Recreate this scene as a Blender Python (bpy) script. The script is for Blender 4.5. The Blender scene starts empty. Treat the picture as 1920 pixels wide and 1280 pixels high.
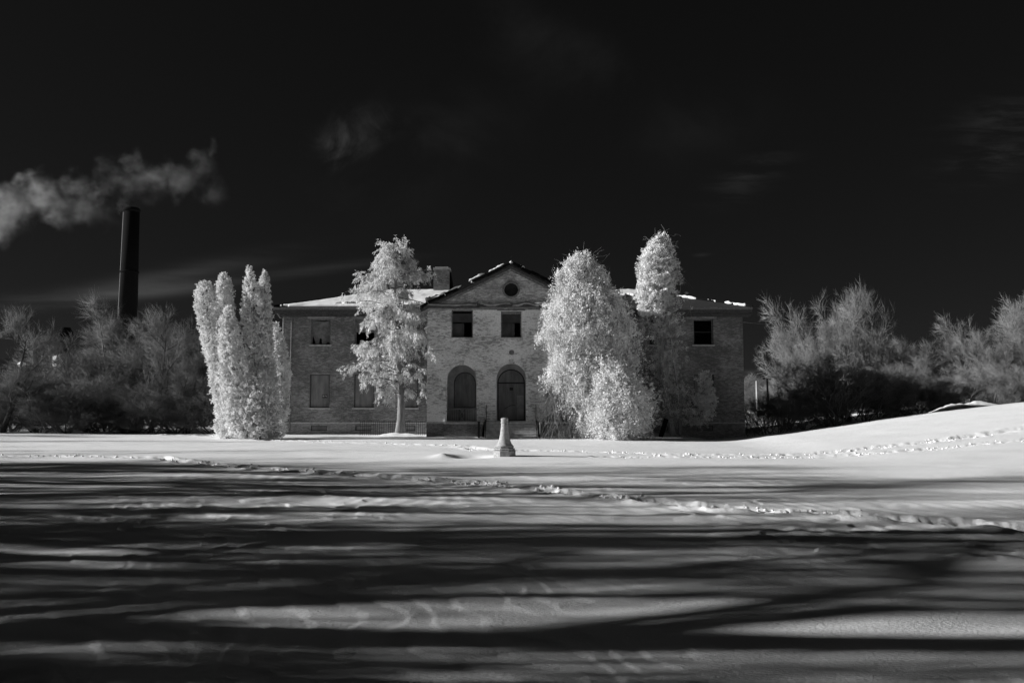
import bpy, math, random
import numpy as np
from mathutils.geometry import tessellate_polygon
from mathutils import Vector

S = bpy.context.scene
C = S.collection
PI = math.pi
R = math.radians
random.seed(7)

# ------------------------------------------------------------------ camera
FPX = 1550.0                       # focal length in pixels of a 1920 wide frame
PITCH = math.atan(125.0 / FPX)
CAMZ = 1.7
cam_d = bpy.data.cameras.new("camera")
cam_d.sensor_width = 36.0
cam_d.lens = FPX / 1920.0 * 36.0
cam_d.clip_start = 0.1
cam_d.clip_end = 12000
cam = bpy.data.objects.new("camera", cam_d)
C.objects.link(cam)
cam.location = (0, 0, CAMZ)
cam.rotation_euler = (PI / 2 + PITCH, 0, 0)
S.camera = cam

# ------------------------------------------------------------------ sun, sky, exposure
SUN_EL = R(18.6)
SUN_AZ = R(-89.8)                   # measured from +y towards +x
sun_dir = Vector((math.sin(SUN_AZ) * math.cos(SUN_EL), math.cos(SUN_AZ) * math.cos(SUN_EL), math.sin(SUN_EL)))
sl = bpy.data.lights.new("sun", "SUN")
sl.energy = 5.0
sl.angle = R(0.53)
sl.color = (1, 1, 1)
so = bpy.data.objects.new("sun", sl)
so.rotation_euler = sun_dir.to_track_quat("Z", "Y").to_euler()
so.location = (-40, 0, 40)
C.objects.link(so)

S.view_settings.view_transform = "Standard"
S.view_settings.look = "None"
S.view_settings.exposure = 0.58
S.view_settings.gamma = 1
S.view_settings.use_curve_mapping = False
S.cycles.use_denoising = True
S.cycles.max_bounces = 6
S.cycles.diffuse_bounces = 4
S.cycles.transmission_bounces = 3
S.cycles.volume_bounces = 0
S.cycles.transparent_max_bounces = 6
S.cycles.caustics_reflective = False
S.cycles.caustics_refractive = False


def ray(px, py):
    dx = (px - 960.0) / FPX
    dy = (640.0 - py) / FPX
    return Vector((dx, math.cos(PITCH) - dy * math.sin(PITCH), math.sin(PITCH) + dy * math.cos(PITCH)))


def W(px, py, D):
    d = ray(px, py)
    t = D / d.y
    return Vector((d.x * t, D, CAMZ + d.z * t))


def G(px, py, z=0.0):
    d = ray(px, py)
    t = (z - CAMZ) / d.z
    return (d.x * t, d.y * t)


def N(nt, typ, **kw):
    n = nt.nodes.new(typ)
    for k, v in kw.items():
        setattr(n, k, v)
    return n


def mth(nt, op, a, b=None, c=None, clamp=False):
    n = nt.nodes.new("ShaderNodeMath")
    n.operation = op
    n.use_clamp = clamp
    for i, v in enumerate((a, b, c)):
        if v is None:
            continue
        if isinstance(v, (int, float)):
            n.inputs[i].default_value = v
        else:
            nt.links.new(v, n.inputs[i])
    return n.outputs[0]


def sstep(nt, v, a, b, lo=0.0, hi=1.0):
    n = nt.nodes.new("ShaderNodeMapRange")
    n.interpolation_type = "SMOOTHSTEP"
    n.inputs["From Min"].default_value = a
    n.inputs["From Max"].default_value = b
    n.inputs["To Min"].default_value = lo
    n.inputs["To Max"].default_value = hi
    nt.links.new(v, n.inputs["Value"])
    return n.outputs["Result"]


world = bpy.data.worlds.new("World")
S.world = world
world.use_nodes = True
wt = world.node_tree
wt.nodes.clear()
sky = N(wt, "ShaderNodeTexSky", sky_type="NISHITA", sun_disc=False, sun_elevation=SUN_EL, sun_rotation=SUN_AZ)
sky.air_density = 1.0
sky.dust_density = 0.4
sky.ozone_density = 2.0
sep = N(wt, "ShaderNodeSeparateColor")
wt.links.new(sky.outputs[0], sep.inputs[0])
# black and white infrared film sees little of the blue sky: red channel only, compressed
SKY_GAIN, SKY_POW = 0.034, 0.78
grey = mth(wt, "MULTIPLY", mth(wt, "POWER", sep.outputs[0], SKY_POW), SKY_GAIN)
tc = N(wt, "ShaderNodeTexCoord")
sp = N(wt, "ShaderNodeSeparateXYZ")
wt.links.new(tc.outputs["Generated"], sp.inputs[0])
ysafe = mth(wt, "MAXIMUM", sp.outputs[1], 0.02)
u_ = mth(wt, "DIVIDE", sp.outputs[0], ysafe)
v_ = mth(wt, "DIVIDE", sp.outputs[2], ysafe)
front = sstep(wt, sp.outputs[1], 0.1, 0.3)
uv = N(wt, "ShaderNodeCombineXYZ")
wt.links.new(u_, uv.inputs[0])
wt.links.new(v_, uv.inputs[1])


def uvp(px, py):
    d = ray(px, py)
    return d.x / d.y, d.z / d.y


def wnoise(scale_xyz, rot, nscale, detail=6, rough=0.6, dist=0.0, off=0.0):
    mp = N(wt, "ShaderNodeMapping")
    mp.inputs["Scale"].default_value = scale_xyz
    mp.inputs["Rotation"].default_value = (0, 0, rot)
    mp.inputs["Location"].default_value = (off, off * 0.7, off)
    wt.links.new(uv.outputs[0], mp.inputs[0])
    nz = N(wt, "ShaderNodeTexNoise")
    nz.inputs["Scale"].default_value = nscale
    nz.inputs["Detail"].default_value = detail
    nz.inputs["Roughness"].default_value = rough
    nz.inputs["Distortion"].default_value = dist
    wt.links.new(mp.outputs[0], nz.inputs["Vector"])
    return nz.outputs[0]


def blob(px, py, wx, wy, ang):
    """soft elliptical region of sky round a direction; widths in frame pixels"""
    u0, v0 = uvp(px, py)
    du = mth(wt, "SUBTRACT", u_, u0)
    dv = mth(wt, "SUBTRACT", v_, v0)
    ca, sa = math.cos(R(ang)), math.sin(R(ang))
    a = mth(wt, "ADD", mth(wt, "MULTIPLY", du, ca), mth(wt, "MULTIPLY", dv, sa))
    b = mth(wt, "SUBTRACT", mth(wt, "MULTIPLY", dv, ca), mth(wt, "MULTIPLY", du, sa))
    a = mth(wt, "MULTIPLY", a, FPX / wx)
    b = mth(wt, "MULTIPLY", b, FPX / wy)
    r2 = mth(wt, "ADD", mth(wt, "MULTIPLY", a, a), mth(wt, "MULTIPLY", b, b))
    return mth(wt, "EXPONENT", mth(wt, "MULTIPLY", r2, -1.0))


nf = sstep(wt, wnoise((1, 1, 1), 0, 14, 7, 0.6, 0.6), 0.42, 0.72)
nwide = sstep(wt, wnoise((1, 1, 1), 0, 6, 6, 0.55, 0.4, 3.1), 0.4, 0.75)
nstr = sstep(wt, wnoise((0.35, 2.2, 1), R(-14), 26, 6, 0.6, 0.3, 1.7), 0.42, 0.7)
nband = sstep(wt, wnoise((0.2, 2.0, 1), R(-9), 14, 6, 0.55, 0.4, 5.7), 0.3, 0.75)
cl = None
for (px, py, wx, wy, ang, nz, amp) in [
    (645, 272, 42, 34, 25, nf, 0.040), (690, 235, 60, 34, 20, nf, 0.018), (675, 255, 60, 50, 25, nwide, 0.022), (720, 300, 120, 70, 15, nwide, 0.012), (820, 260, 170, 90, 20, nwide, 0.004),
    (1070, 110, 150, 70, -20, nwide, 0.006), (960, 40, 90, 60, -30, nwide, 0.005), (1300, 240, 120, 60, 10, nwide, 0.004),
    (1405, 330, 75, 28, 28, nstr, 0.011), (1885, 225, 95, 38, 14, nstr, 0.012), (1865, 300, 90, 30, 16, nstr, 0.014),
    (90, 562, 260, 16, 5, nband, 0.042), (330, 515, 220, 18, 12, nband, 0.030), (560, 512, 170, 9, 8, nband, 0.026), (300, 545, 190, 11, 8, nband, 0.026),
    (1420, 727, 85, 7, 6, nband, 0.050), (1404, 697, 18, 4, 5, nband, 0.030), (20, 575, 110, 12, 4, nband, 0.014), (1315, 478, 14, 3, 4, nband, 0.020),
]:
    t = mth(wt, "MULTIPLY", mth(wt, "MULTIPLY", blob(px, py, wx, wy, ang), nz), amp * 6.2)
    cl = t if cl is None else mth(wt, "ADD", cl, t)
cl = mth(wt, "MULTIPLY", cl, front)
tot = mth(wt, "ADD", grey, cl)
cc = N(wt, "ShaderNodeCombineColor")
for i in range(3):
    wt.links.new(tot, cc.inputs[i])
bg = N(wt, "ShaderNodeBackground")
bg.inputs["Strength"].default_value = 0.1
wt.links.new(cc.outputs[0], bg.inputs[0])
wo = N(wt, "ShaderNodeOutputWorld")
wt.links.new(bg.outputs[0], wo.inputs[0])


# ------------------------------------------------------------------ numpy noise
def _h(ix, iy, seed):
    n = (ix.astype(np.int64) * 374761393 + iy.astype(np.int64) * 668265263 + seed * 974711) & 0x7FFFFFFF
    n = ((n ^ (n >> 13)) * 1274126177) & 0x7FFFFFFF
    return ((n ^ (n >> 16)) & 0xFFFF) / 65535.0


def vnoise(x, y, seed=0):
    ix = np.floor(x); iy = np.floor(y)
    fx = x - ix; fy = y - iy
    fx = fx * fx * fx * (fx * (fx * 6 - 15) + 10); fy = fy * fy * fy * (fy * (fy * 6 - 15) + 10)
    a = _h(ix, iy, seed); b = _h(ix + 1, iy, seed); c = _h(ix, iy + 1, seed); d = _h(ix + 1, iy + 1, seed)
    return (a * (1 - fx) + b * fx) * (1 - fy) + (c * (1 - fx) + d * fx) * fy


def fbm(x, y, octv=4, seed=0, gain=0.5):
    s = 0; a = 1; t = 0
    for o in range(octv):
        s = s + a * vnoise(x * 2 ** o + 17.3 * o, y * 2 ** o - 9.1 * o, seed + o)
        t += a; a *= gain
    return s / t - 0.5


def smooth(x):
    x = np.clip(x, 0, 1)
    return x * x * (3 - 2 * x)


# ------------------------------------------------------------------ object helpers
def finish(o, parent=None, label=None, cat=None, group=None, kind=None):
    C.objects.link(o)
    if parent is not None:
        o.parent = parent
    if label: o["label"] = label
    if cat: o["category"] = cat
    if group: o["group"] = group
    if kind: o["kind"] = kind
    return o


def thing(name, loc, label, cat, group=None, rz=0.0, kind=None):
    o = bpy.data.objects.new(name, None)
    o.location = loc
    o.rotation_euler = (0, 0, rz)
    o.empty_display_size = 0.3
    return finish(o, None, label, cat, group, kind)


def np_mesh(name, V, F, mat, smooth_shade=False):
    me = bpy.data.meshes.new(name)
    V = np.asarray(V, dtype=np.float32); F = np.asarray(F, dtype=np.int32)
    k = F.shape[1]
    me.vertices.add(len(V)); me.vertices.foreach_set("co", V.ravel())
    me.loops.add(F.size); me.loops.foreach_set("vertex_index", F.ravel())
    me.polygons.add(len(F))
    me.polygons.foreach_set("loop_start", np.arange(0, F.size, k, dtype=np.int32))
    me.polygons.foreach_set("loop_total", np.full(len(F), k, dtype=np.int32))
    if smooth_shade:
        me.polygons.foreach_set("use_smooth", np.ones(len(F), dtype=bool))
    me.update(calc_edges=True)
    if mat: me.materials.append(mat)
    return me


def np_obj(name, V, F, mat, parent=None, sm=False, **kw):
    return finish(bpy.data.objects.new(name, np_mesh(name, V, F, mat, sm)), parent, **kw)


class MB:
    def __init__(s):
        s.v = []; s.f = []

    def quad(s, a, b, c, d):
        n = len(s.v); s.v += [tuple(a), tuple(b), tuple(c), tuple(d)]; s.f.append((n, n + 1, n + 2, n + 3)); return s

    def box(s, x0, x1, y0, y1, z0, z1):
        n = len(s.v)
        s.v += [(x0, y0, z0), (x1, y0, z0), (x1, y1, z0), (x0, y1, z0), (x0, y0, z1), (x1, y0, z1), (x1, y1, z1), (x0, y1, z1)]
        s.f += [(n, n + 3, n + 2, n + 1), (n + 4, n + 5, n + 6, n + 7), (n, n + 1, n + 5, n + 4), (n + 1, n + 2, n + 6, n + 5), (n + 2, n + 3, n + 7, n + 6), (n + 3, n, n + 4, n + 7)]
        return s

    def bar(s, p, q, w, h=None):
        """square bar from p to q"""
        h = h or w
        p = Vector(p); q = Vector(q); d = (q - p).normalized()
        ref = Vector((0, 0, 1)) if abs(d.z) < 0.9 else Vector((0, 1, 0))
        a = d.cross(ref).normalized() * w / 2; b = a.cross(d).normalized() * h / 2
        n = len(s.v)
        for o in (p, q):
            for e in (-a - b, a - b, a + b, -a + b): s.v.append(tuple(o + e))
        s.f += [(n, n + 1, n + 2, n + 3), (n + 7, n + 6, n + 5, n + 4)] + [(n + i, n + 4 + i, n + 4 + (i + 1) % 4, n + (i + 1) % 4) for i in range(4)]
        return s

    def tube(s, pts, r, sides=8):
        n0 = len(s.v); pts = [Vector(p) for p in pts]
        rr = r if isinstance(r, (list, tuple)) else [r] * len(pts)
        for i, p in enumerate(pts):
            d = (pts[min(i + 1, len(pts) - 1)] - pts[max(i - 1, 0)]).normalized()
            ref = Vector((0, 0, 1)) if abs(d.z) < 0.9 else Vector((0, 1, 0))
            a = d.cross(ref).normalized(); b = a.cross(d)
            for k in range(sides):
                t = 2 * PI * k / sides
                s.v.append(tuple(p + (a * math.cos(t) + b * math.sin(t)) * rr[i]))
        for i in range(len(pts) - 1):
            for k in range(sides):
                k2 = (k + 1) % sides
                s.f.append((n0 + i * sides + k, n0 + i * sides + k2, n0 + (i + 1) * sides + k2, n0 + (i + 1) * sides + k))
        s.f.append(tuple(n0 + k for k in range(sides))[::-1]); s.f.append(tuple(n0 + (len(pts) - 1) * sides + k for k in range(sides)))
        return s

    def lathe(s, prof, cx=0, cy=0, seg=24, ph=0.0):
        n0 = len(s.v)
        for r, z in prof:
            for k in range(seg):
                t = 2 * PI * k / seg + ph
                s.v.append((cx + r * math.cos(t), cy + r * math.sin(t), z))
        for i in range(len(prof) - 1):
            for k in range(seg):
                k2 = (k + 1) % seg
                s.f.append((n0 + i * seg + k, n0 + i * seg + k2, n0 + (i + 1) * seg + k2, n0 + (i + 1) * seg + k))
        s.f.append(tuple(n0 + k for k in range(seg))[::-1]); s.f.append(tuple(n0 + (len(prof) - 1) * seg + k for k in range(seg)))
        return s

    def plate(s, outer, holes, y0, y1):
        """vertical plate in the xz plane with holes, front at y0, back at y1"""
        loops = [outer] + holes
        flat = [p for l in loops for p in l]
        tris = tessellate_polygon([[Vector((p[0], p[1], 0)) for p in l] for l in loops])
        n0 = len(s.v); m = len(flat)
        s.v += [(p[0], y0, p[1]) for p in flat] + [(p[0], y1, p[1]) for p in flat]
        for t in tris:
            a, b, c = [flat[i] for i in t]
            cr = (b[0] - a[0]) * (c[1] - a[1]) - (b[1] - a[1]) * (c[0] - a[0])
            if abs(cr) < 1e-9: continue
            t = t if cr > 0 else (t[0], t[2], t[1])     # front normal -y
            s.f.append(tuple(n0 + i for i in t)); s.f.append(tuple(n0 + m + i for i in (t[0], t[2], t[1])))
        k = 0
        for l in loops:
            for i in range(len(l)):
                a = n0 + k + i; b = n0 + k + (i + 1) % len(l)
                s.f.append((a, b, b + m, a + m))
            k += len(l)
        return s

    def obj(s, name, mat, parent=None, bevel=0.0, sm=False, **kw):
        me = bpy.data.meshes.new(name); me.from_pydata(s.v, [], s.f); me.update()
        if mat: me.materials.append(mat)
        if sm:
            me.polygons.foreach_set("use_smooth", [True] * len(me.polygons))
        o = bpy.data.objects.new(name, me)
        if bevel:
            b = o.modifiers.new("b", "BEVEL"); b.width = bevel; b.segments = 1; b.limit_method = "ANGLE"
        return finish(o, parent, **kw)


# ------------------------------------------------------------------ materials
def mat(name, base=0.5, rough=0.8, spec=0.2, nscale=None, var=0.0, bump=0.0, bscale=None, stretch=(1, 1, 1), metal=0.0):
    m = bpy.data.materials.new(name); m.use_nodes = True
    nt = m.node_tree; b = nt.nodes["Principled BSDF"]
    b.inputs["Base Color"].default_value = (base, base, base, 1)
    b.inputs["Roughness"].default_value = rough
    b.inputs["Specular IOR Level"].default_value = spec
    b.inputs["Metallic"].default_value = metal
    t = N(nt, "ShaderNodeTexCoord"); mp = N(nt, "ShaderNodeMapping"); mp.inputs["Scale"].default_value = stretch
    nt.links.new(t.outputs["Object"], mp.inputs[0])
    if nscale:
        z = N(nt, "ShaderNodeTexNoise"); z.inputs["Scale"].default_value = nscale; z.inputs["Detail"].default_value = 6; z.inputs["Roughness"].default_value = 0.65
        nt.links.new(mp.outputs[0], z.inputs["Vector"])
        val = sstep(nt, z.outputs[0], 0.3, 0.7, base * (1 - var), base * (1 + var))
        nt.links.new(val, b.inputs["Base Color"])
    if bump:
        z = N(nt, "ShaderNodeTexNoise"); z.inputs["Scale"].default_value = bscale or 20; z.inputs["Detail"].default_value = 6; z.inputs["Roughness"].default_value = 0.6
        nt.links.new(mp.outputs[0], z.inputs["Vector"])
        bp = N(nt, "ShaderNodeBump"); bp.inputs["Distance"].default_value = bump; bp.inputs["Strength"].default_value = 1
        nt.links.new(z.outputs[0], bp.inputs["Height"]); nt.links.new(bp.outputs[0], b.inputs["Normal"])
    return m


def brick_mat(name, pale, dark, worn, mortar=0.3, seed=0.0, lo=0.42, hi=0.62):
    m = bpy.data.materials.new(name); m.use_nodes = True
    nt = m.node_tree; b = nt.nodes["Principled BSDF"]; b.inputs["Roughness"].default_value = 0.9; b.inputs["Specular IOR Level"].default_value = 0.1
    g = N(nt, "ShaderNodeNewGeometry"); s3 = N(nt, "ShaderNodeSeparateXYZ"); nt.links.new(g.outputs["Position"], s3.inputs[0])
    cx = N(nt, "ShaderNodeCombineXYZ")
    nt.links.new(mth(nt, "ADD", s3.outputs[0], s3.outputs[1]), cx.inputs[0]); nt.links.new(s3.outputs[2], cx.inputs[1])
    br = N(nt, "ShaderNodeTexBrick"); br.inputs["Scale"].default_value = 1; br.inputs["Brick Width"].default_value = 0.22; br.inputs["Row Height"].default_value = 0.075
    br.inputs["Mortar Size"].default_value = 0.006; br.inputs["Mortar Smooth"].default_value = 0.3; br.inputs["Bias"].default_value = 0
    br.inputs["Color1"].default_value = (0, 0, 0, 1); br.inputs["Color2"].default_value = (1, 1, 1, 1); br.inputs["Mortar"].default_value = (0.5, 0.5, 0.5, 1)
    nt.links.new(cx.outputs[0], br.inputs["Vector"])
    def nz(sc, st, off, det=6):
        mp = N(nt, "ShaderNodeMapping"); mp.inputs["Scale"].default_value = st; mp.inputs["Location"].default_value = (off + seed, off, 0)
        nt.links.new(cx.outputs[0], mp.inputs[0])
        z = N(nt, "ShaderNodeTexNoise"); z.inputs["Scale"].default_value = sc; z.inputs["Detail"].default_value = det; z.inputs["Roughness"].default_value = 0.62
        nt.links.new(mp.outputs[0], z.inputs["Vector"]); return z.outputs[0]
    big = nz(0.45, (1, 1.4, 1), 0.0); mid = nz(4.5, (1, 2.4, 1), 4.0, 5); fine = nz(8, (1, 2.6, 1), 9.0, 4)
    w = mth(nt, "ADD", mth(nt, "MULTIPLY", big, 0.8), mth(nt, "MULTIPLY", mid, 0.7))
    w = mth(nt, "ADD", w, mth(nt, "MULTIPLY", fine, 0.35))
    w = mth(nt, "ADD", w, mth(nt, "MULTIPLY", br.outputs["Color"], 0.22))
    w = mth(nt, "MULTIPLY", w, 0.5)
    mask = sstep(nt, w, lo, hi)                                   # 1 = bare dark brick
    mask = mth(nt, "MULTIPLY", mask, worn)
    tone = mth(nt, "ADD", mth(nt, "MULTIPLY", mask, dark - pale), pale)
    tone = mth(nt, "MULTIPLY", tone, sstep(nt, fine, 0.3, 0.75, 1.12, 0.8))
    tone = mth(nt, "MULTIPLY", tone, sstep(nt, big, 0.3, 0.7, 1.1, 0.84))
    mo = mth(nt, "MULTIPLY", br.outputs["Fac"], 0.55)
    tone = mth(nt, "ADD", mth(nt, "MULTIPLY", tone, mth(nt, "SUBTRACT", 1.0, mo)), mth(nt, "MULTIPLY", mo, mortar))
    nt.links.new(tone, b.inputs["Base Color"])
    bp = N(nt, "ShaderNodeBump"); bp.inputs["Distance"].default_value = 0.012; bp.inputs["Strength"].default_value = 0.8
    nt.links.new(mth(nt, "SUBTRACT", mth(nt, "MULTIPLY", fine, 0.6), br.outputs["Fac"]), bp.inputs["Height"]); nt.links.new(bp.outputs[0], b.inputs["Normal"])
    return m


def leaf_mat(name, base, trans=0.35, var=0.25):
    m = bpy.data.materials.new(name); m.use_nodes = True
    nt = m.node_tree; nt.nodes.clear()
    g = N(nt, "ShaderNodeNewGeometry")
    z = N(nt, "ShaderNodeTexNoise"); z.inputs["Scale"].default_value = 1.6; z.inputs["Detail"].default_value = 5
    nt.links.new(g.outputs["Position"], z.inputs["Vector"])
    val = mth(nt, "MULTIPLY", sstep(nt, z.outputs[0], 0.3, 0.7, 1 - var, 1 + var * 0.5), base)
    d = N(nt, "ShaderNodeBsdfDiffuse"); t = N(nt, "ShaderNodeBsdfTranslucent"); mx = N(nt, "ShaderNodeMixShader"); mx.inputs[0].default_value = trans
    cc_ = N(nt, "ShaderNodeCombineColor")
    for i in range(3): nt.links.new(val, cc_.inputs[i])
    nt.links.new(cc_.outputs[0], d.inputs[0]); nt.links.new(cc_.outputs[0], t.inputs[0])
    nt.links.new(d.outputs[0], mx.inputs[1]); nt.links.new(t.outputs[0], mx.inputs[2])
    o = N(nt, "ShaderNodeOutputMaterial"); nt.links.new(mx.outputs[0], o.inputs[0])
    return m


M_SNOW = mat("snow_surface", 0.86, 0.55, 0.25, 0.7, 0.03, 0.014, 24, (1, 1.6, 1))
M_BRICK_PALE = brick_mat("whitewashed_brick", 0.78, 0.34, 1.0, 0.50, 0.0, 0.49, 0.62)
M_BRICK_WING = brick_mat("weathered_brick", 0.33, 0.13, 0.95, 0.30, 3.7, 0.40, 0.60)
M_BRICK_BASE = brick_mat("basement_brick", 0.36, 0.16, 0.9, 0.15, 8.0, 0.40, 0.62)
M_BRICK_GABLE = brick_mat("gable_brick", 0.68, 0.28, 1.0, 0.34, 5.1, 0.40, 0.60)
M_STONE = mat("limestone", 0.46, 0.85, 0.15, 5, 0.25, 0.006, 30)
M_CONC = mat("concrete", 0.36, 0.9, 0.1, 14, 0.25, 0.006, 60)
M_STEP = mat("step_stone", 0.60, 0.9, 0.1, 4, 0.25, 0.004, 30)
M_DARKW = mat("dark_painted_wood", 0.07, 0.8, 0.2, 8, 0.5, 0.004, 30, (1, 1, 4))
M_BOARD = mat("boarding", 0.19, 0.85, 0.15, 3, 0.3, 0.003, 18, (1, 1, 0.2))
M_BOARD3 = mat("pale_plywood", 0.55, 0.85, 0.15, 4, 0.2, 0.003, 18)
M_BOARD2 = mat("patched_boarding", 0.30, 0.85, 0.15, 4, 0.2, 0.003, 18)
M_FRAME = mat("weathered_frame", 0.16, 0.8, 0.2, 9, 0.4)
M_SLATE = mat("slate_roof", 0.035, 0.8, 0.15, 6, 0.5, 0.02, 7, (0.6, 3, 3))
M_METAL = mat("bent_flashing", 0.42, 0.5, 0.4, 3, 0.4, 0.01, 6)
M_IRON = mat("black_iron", 0.035, 0.6, 0.4)
M_IRONP = mat("painted_iron", 0.17, 0.6, 0.3, 10, 0.4)
M_PLASTER = mat("porch_plaster", 0.62, 0.9, 0.1, 1.5, 0.25, 0.004, 8)
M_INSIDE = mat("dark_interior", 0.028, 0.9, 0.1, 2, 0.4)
M_GLASS = mat("reflection_grey_glass", 0.16, 0.25, 0.5, 3, 0.35)  # grey of reflection and haze put into the glass colour
M_STACK = mat("soot_brick", 0.007, 0.95, 0.03, 3, 0.35, 0.05, 2.5, (1, 1, 3))
M_BARK = mat("grey_bark", 0.30, 0.9, 0.1, 3, 0.35, 0.01, 12, (2, 2, 0.5))
M_BARKM = mat("cedar_bark", 0.20, 0.9, 0.1, 3, 0.35, 0.01, 12, (3, 3, 0.5))
M_BOARDP = mat("porch_boarding", 0.36, 0.85, 0.15, 3, 0.3, 0.003, 18, (1, 1, 0.2))
M_GLASSD = mat("dark_glass", 0.045, 0.3, 0.4, 2, 0.4)
M_BARKD = mat("dark_bark", 0.055, 0.9, 0.1, 3, 0.35)
M_TWIG = mat("pale_twigs", 0.22, 0.85, 0.1, 0.35, 0.35)
M_TWIGL = mat("brown_twigs", 0.15, 0.85, 0.1, 0.3, 0.45)
M_TWIGD = mat("dark_twigs", 0.17, 0.9, 0.1, 0.4, 0.4)
M_LEAF_A = leaf_mat("cedar_foliage", 0.80, 0.22)
M_LEAF_B = leaf_mat("bright_leaves", 0.84, 0.24, 0.2)
M_LEAF_C = leaf_mat("arborvitae_foliage", 0.86, 0.22, 0.2)
M_LEAF_D = leaf_mat("thin_foliage", 0.70, 0.3)
M_POLE = mat("pole_wood", 0.45, 0.8, 0.1, 3, 0.2)


# ------------------------------------------------------------------ ground
def path_dist(x, y, pts):
    best = np.full(x.shape, 1e9); s_at = np.zeros(x.shape); s0 = 0
    for (ax, ay), (bx, by) in zip(pts[:-1], pts[1:]):
        dx, dy = bx - ax, by - ay; L = math.hypot(dx, dy)
        t = np.clip(((x - ax) * dx + (y - ay) * dy) / (L * L), 0, 1)
        d = np.hypot(x - ax - t * dx, y - ay - t * dy)
        m = d < best
        best = np.where(m, d, best); s_at = np.where(m, s0 + t * L, s_at); s0 += L
    return best, s_at


TRAILS = [
    ([(-140, 858), (0, 857), (150, 856), (300, 857), (350, 866), (450, 877), (620, 888), (760, 896), (900, 906), (1050, 922), (1200, 935), (1350, 951), (1500, 962), (1650, 972), (1800, 982), (1920, 992), (2150, 1006)], 0.24, 0.14),
    ([(985, 846), (1100, 849), (1250, 854), (1500, 853), (1700, 850), (1920, 845), (2100, 841)], 0.28, 0.10),
    ([(1130, 858), (1300, 858), (1500, 857), (1700, 856), (1920, 853), (2100, 851)], 0.22, 0.08),
    ([(480, 826), (560, 831), (640, 833), (760, 836), (870, 839), (920, 846)], 0.30, 0.10),
    ([(330, 819), (380, 818), (400, 820), (440, 823)], 0.5, 0.14),
]
PED = G(946, 858)


def base_height(x, y):
    z = 0.10 * smooth((y - 30) / 16)
    t_ = np.clip((x - 10) / 19, 0, 1)
    bank = (0.75 * t_ + 0.25 * smooth(t_)) * smooth((x - 9) / 4) * smooth((y - 15) / 27)
    z = z + 2.15 * bank
    z = z - 1.0 * smooth((y - 42.6) / 5) * smooth((x - 9.5) / 5) * (1 - smooth((y - 60) / 30))
    z = z + 1.2 * smooth((x - 30) / 30) * smooth((y - 25) / 25)
    z = z + 5.0 * smooth((y - 95) / 170) * smooth((x + 20) / 60)
    z = z + 0.6 * smooth((y - 120) / 200)
    return z


def ground_height(x, y):
    r = np.hypot(x, y)
    z = base_height(x, y)
    near = 1 - smooth((r - 70) / 60)
    z = z + near * 0.22 * fbm(x / 11, y / 6, 4, 3)
    # wind drifts
    z = z + near * 0.05 * fbm(x / 2.6 + 0.5 * y / 2.6, y / 1.3, 3, 11)
    # scalloped wind crust: terraces with a sharp lee edge
    wx = 2.2 * fbm(x / 1.4, y / 1.4, 3, 21); wy = 2.0 * fbm(x / 0.8, y / 0.8, 2, 31)
    ph = x * 0.95 + y * 0.55 + wx + wy
    saw = ph - np.floor(ph); saw = 1 - np.where(saw < 0.88, saw / 0.88, (1 - saw) / 0.12)
    patch = smooth((fbm(x / 5, y / 3.5, 3, 41) + 0.06) / 0.16)
    close = 1 - smooth((r - 14) / 14)
    z = z + close * patch * 0.023 * saw * (0.3 + 1.4 * vnoise(x / 0.9, y / 0.9, 66))
    ph2 = x * 2.6 + y * 1.5 + 1.7 * wx
    s2 = ph2 - np.floor(ph2); s2 = 1 - np.where(s2 < 0.8, s2 / 0.8, (1 - s2) / 0.2)
    z = z + close * smooth((fbm(x / 3, y / 2.2, 2, 57) - 0.02) / 0.12) * 0.010 * s2
    # ripple field across the slope behind the trail
    rp = smooth((fbm(x / 6, y / 3.4, 2, 73) - 0.0) / 0.14) * smooth((r - 9) / 5) * (1 - smooth((r - 24) / 8))
    z = z + rp * 0.005 * np.sin((x * 1.0 + y * 0.35 + 1.5 * fbm(x / 2, y / 2, 2, 79)) * 2 * PI / 0.42)
    # trodden trails
    for pts, wd, dp in TRAILS:
        g = [G(*p) for p in pts]
        d, s = path_dist(x, y, g)
        d = d + 0.18 * fbm(s / 0.8, s * 0 + 5, 2, 91)
        m = d < 1.6
        step = 0.5 + 0.5 * np.sin(s * 2 * PI / 0.72)
        tr = -dp * np.exp(-(d / wd) ** 2) * (0.6 + 0.4 * step * vnoise(s / 0.7, s * 0, 8))
        lump = (fbm(x / 0.20, y / 0.30, 3, 103, 0.75)) * 1.5 * dp * np.exp(-(d / (wd * 1.5)) ** 2)
        rim = 0.3 * dp * np.exp(-((d - wd * 1.6) / (wd * 0.55)) ** 2) * (0.3 + 1.4 * vnoise(x / 0.3, y / 0.3, 5))
        z = z + np.where(m, tr + lump + rim, 0)
    # wind scoop beside the pedestal
    px_, py_ = PED
    ex = (x - (px_ - 1.15)) / 0.75; ey = (y - (py_ + 0.15)) / 0.75
    z = z - 0.26 * np.exp(-(ex ** 2 + ey ** 2) ** 2)
    z = z + 0.10 * np.exp(-(((x - (px_ - 2.1)) / 0.35) ** 2 + ((y - py_ - 0.1) / 0.9) ** 2))
    # small mounds at the foot of the cedar and by the bank
    for mx, my, sx, sy, h in [(-6.6, 48.9, 1.3, 0.6, 0.22), (-1.9, 46.9, 0.2, 0.3, 0.10), (4.9, 43.6, 1.4, 0.5, 0.12), (23.6, 45.2, 1.5, 0.9, 0.55), (25.6, 45.6, 1.6, 0.9, 0.62)]:
        z = z + h * np.exp(-(((x - mx) / sx) ** 2 + ((y - my) / sy) ** 2)) * (1 + 0.5 * fbm(x / 0.5, y / 0.5, 2, 7))
    return z


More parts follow.
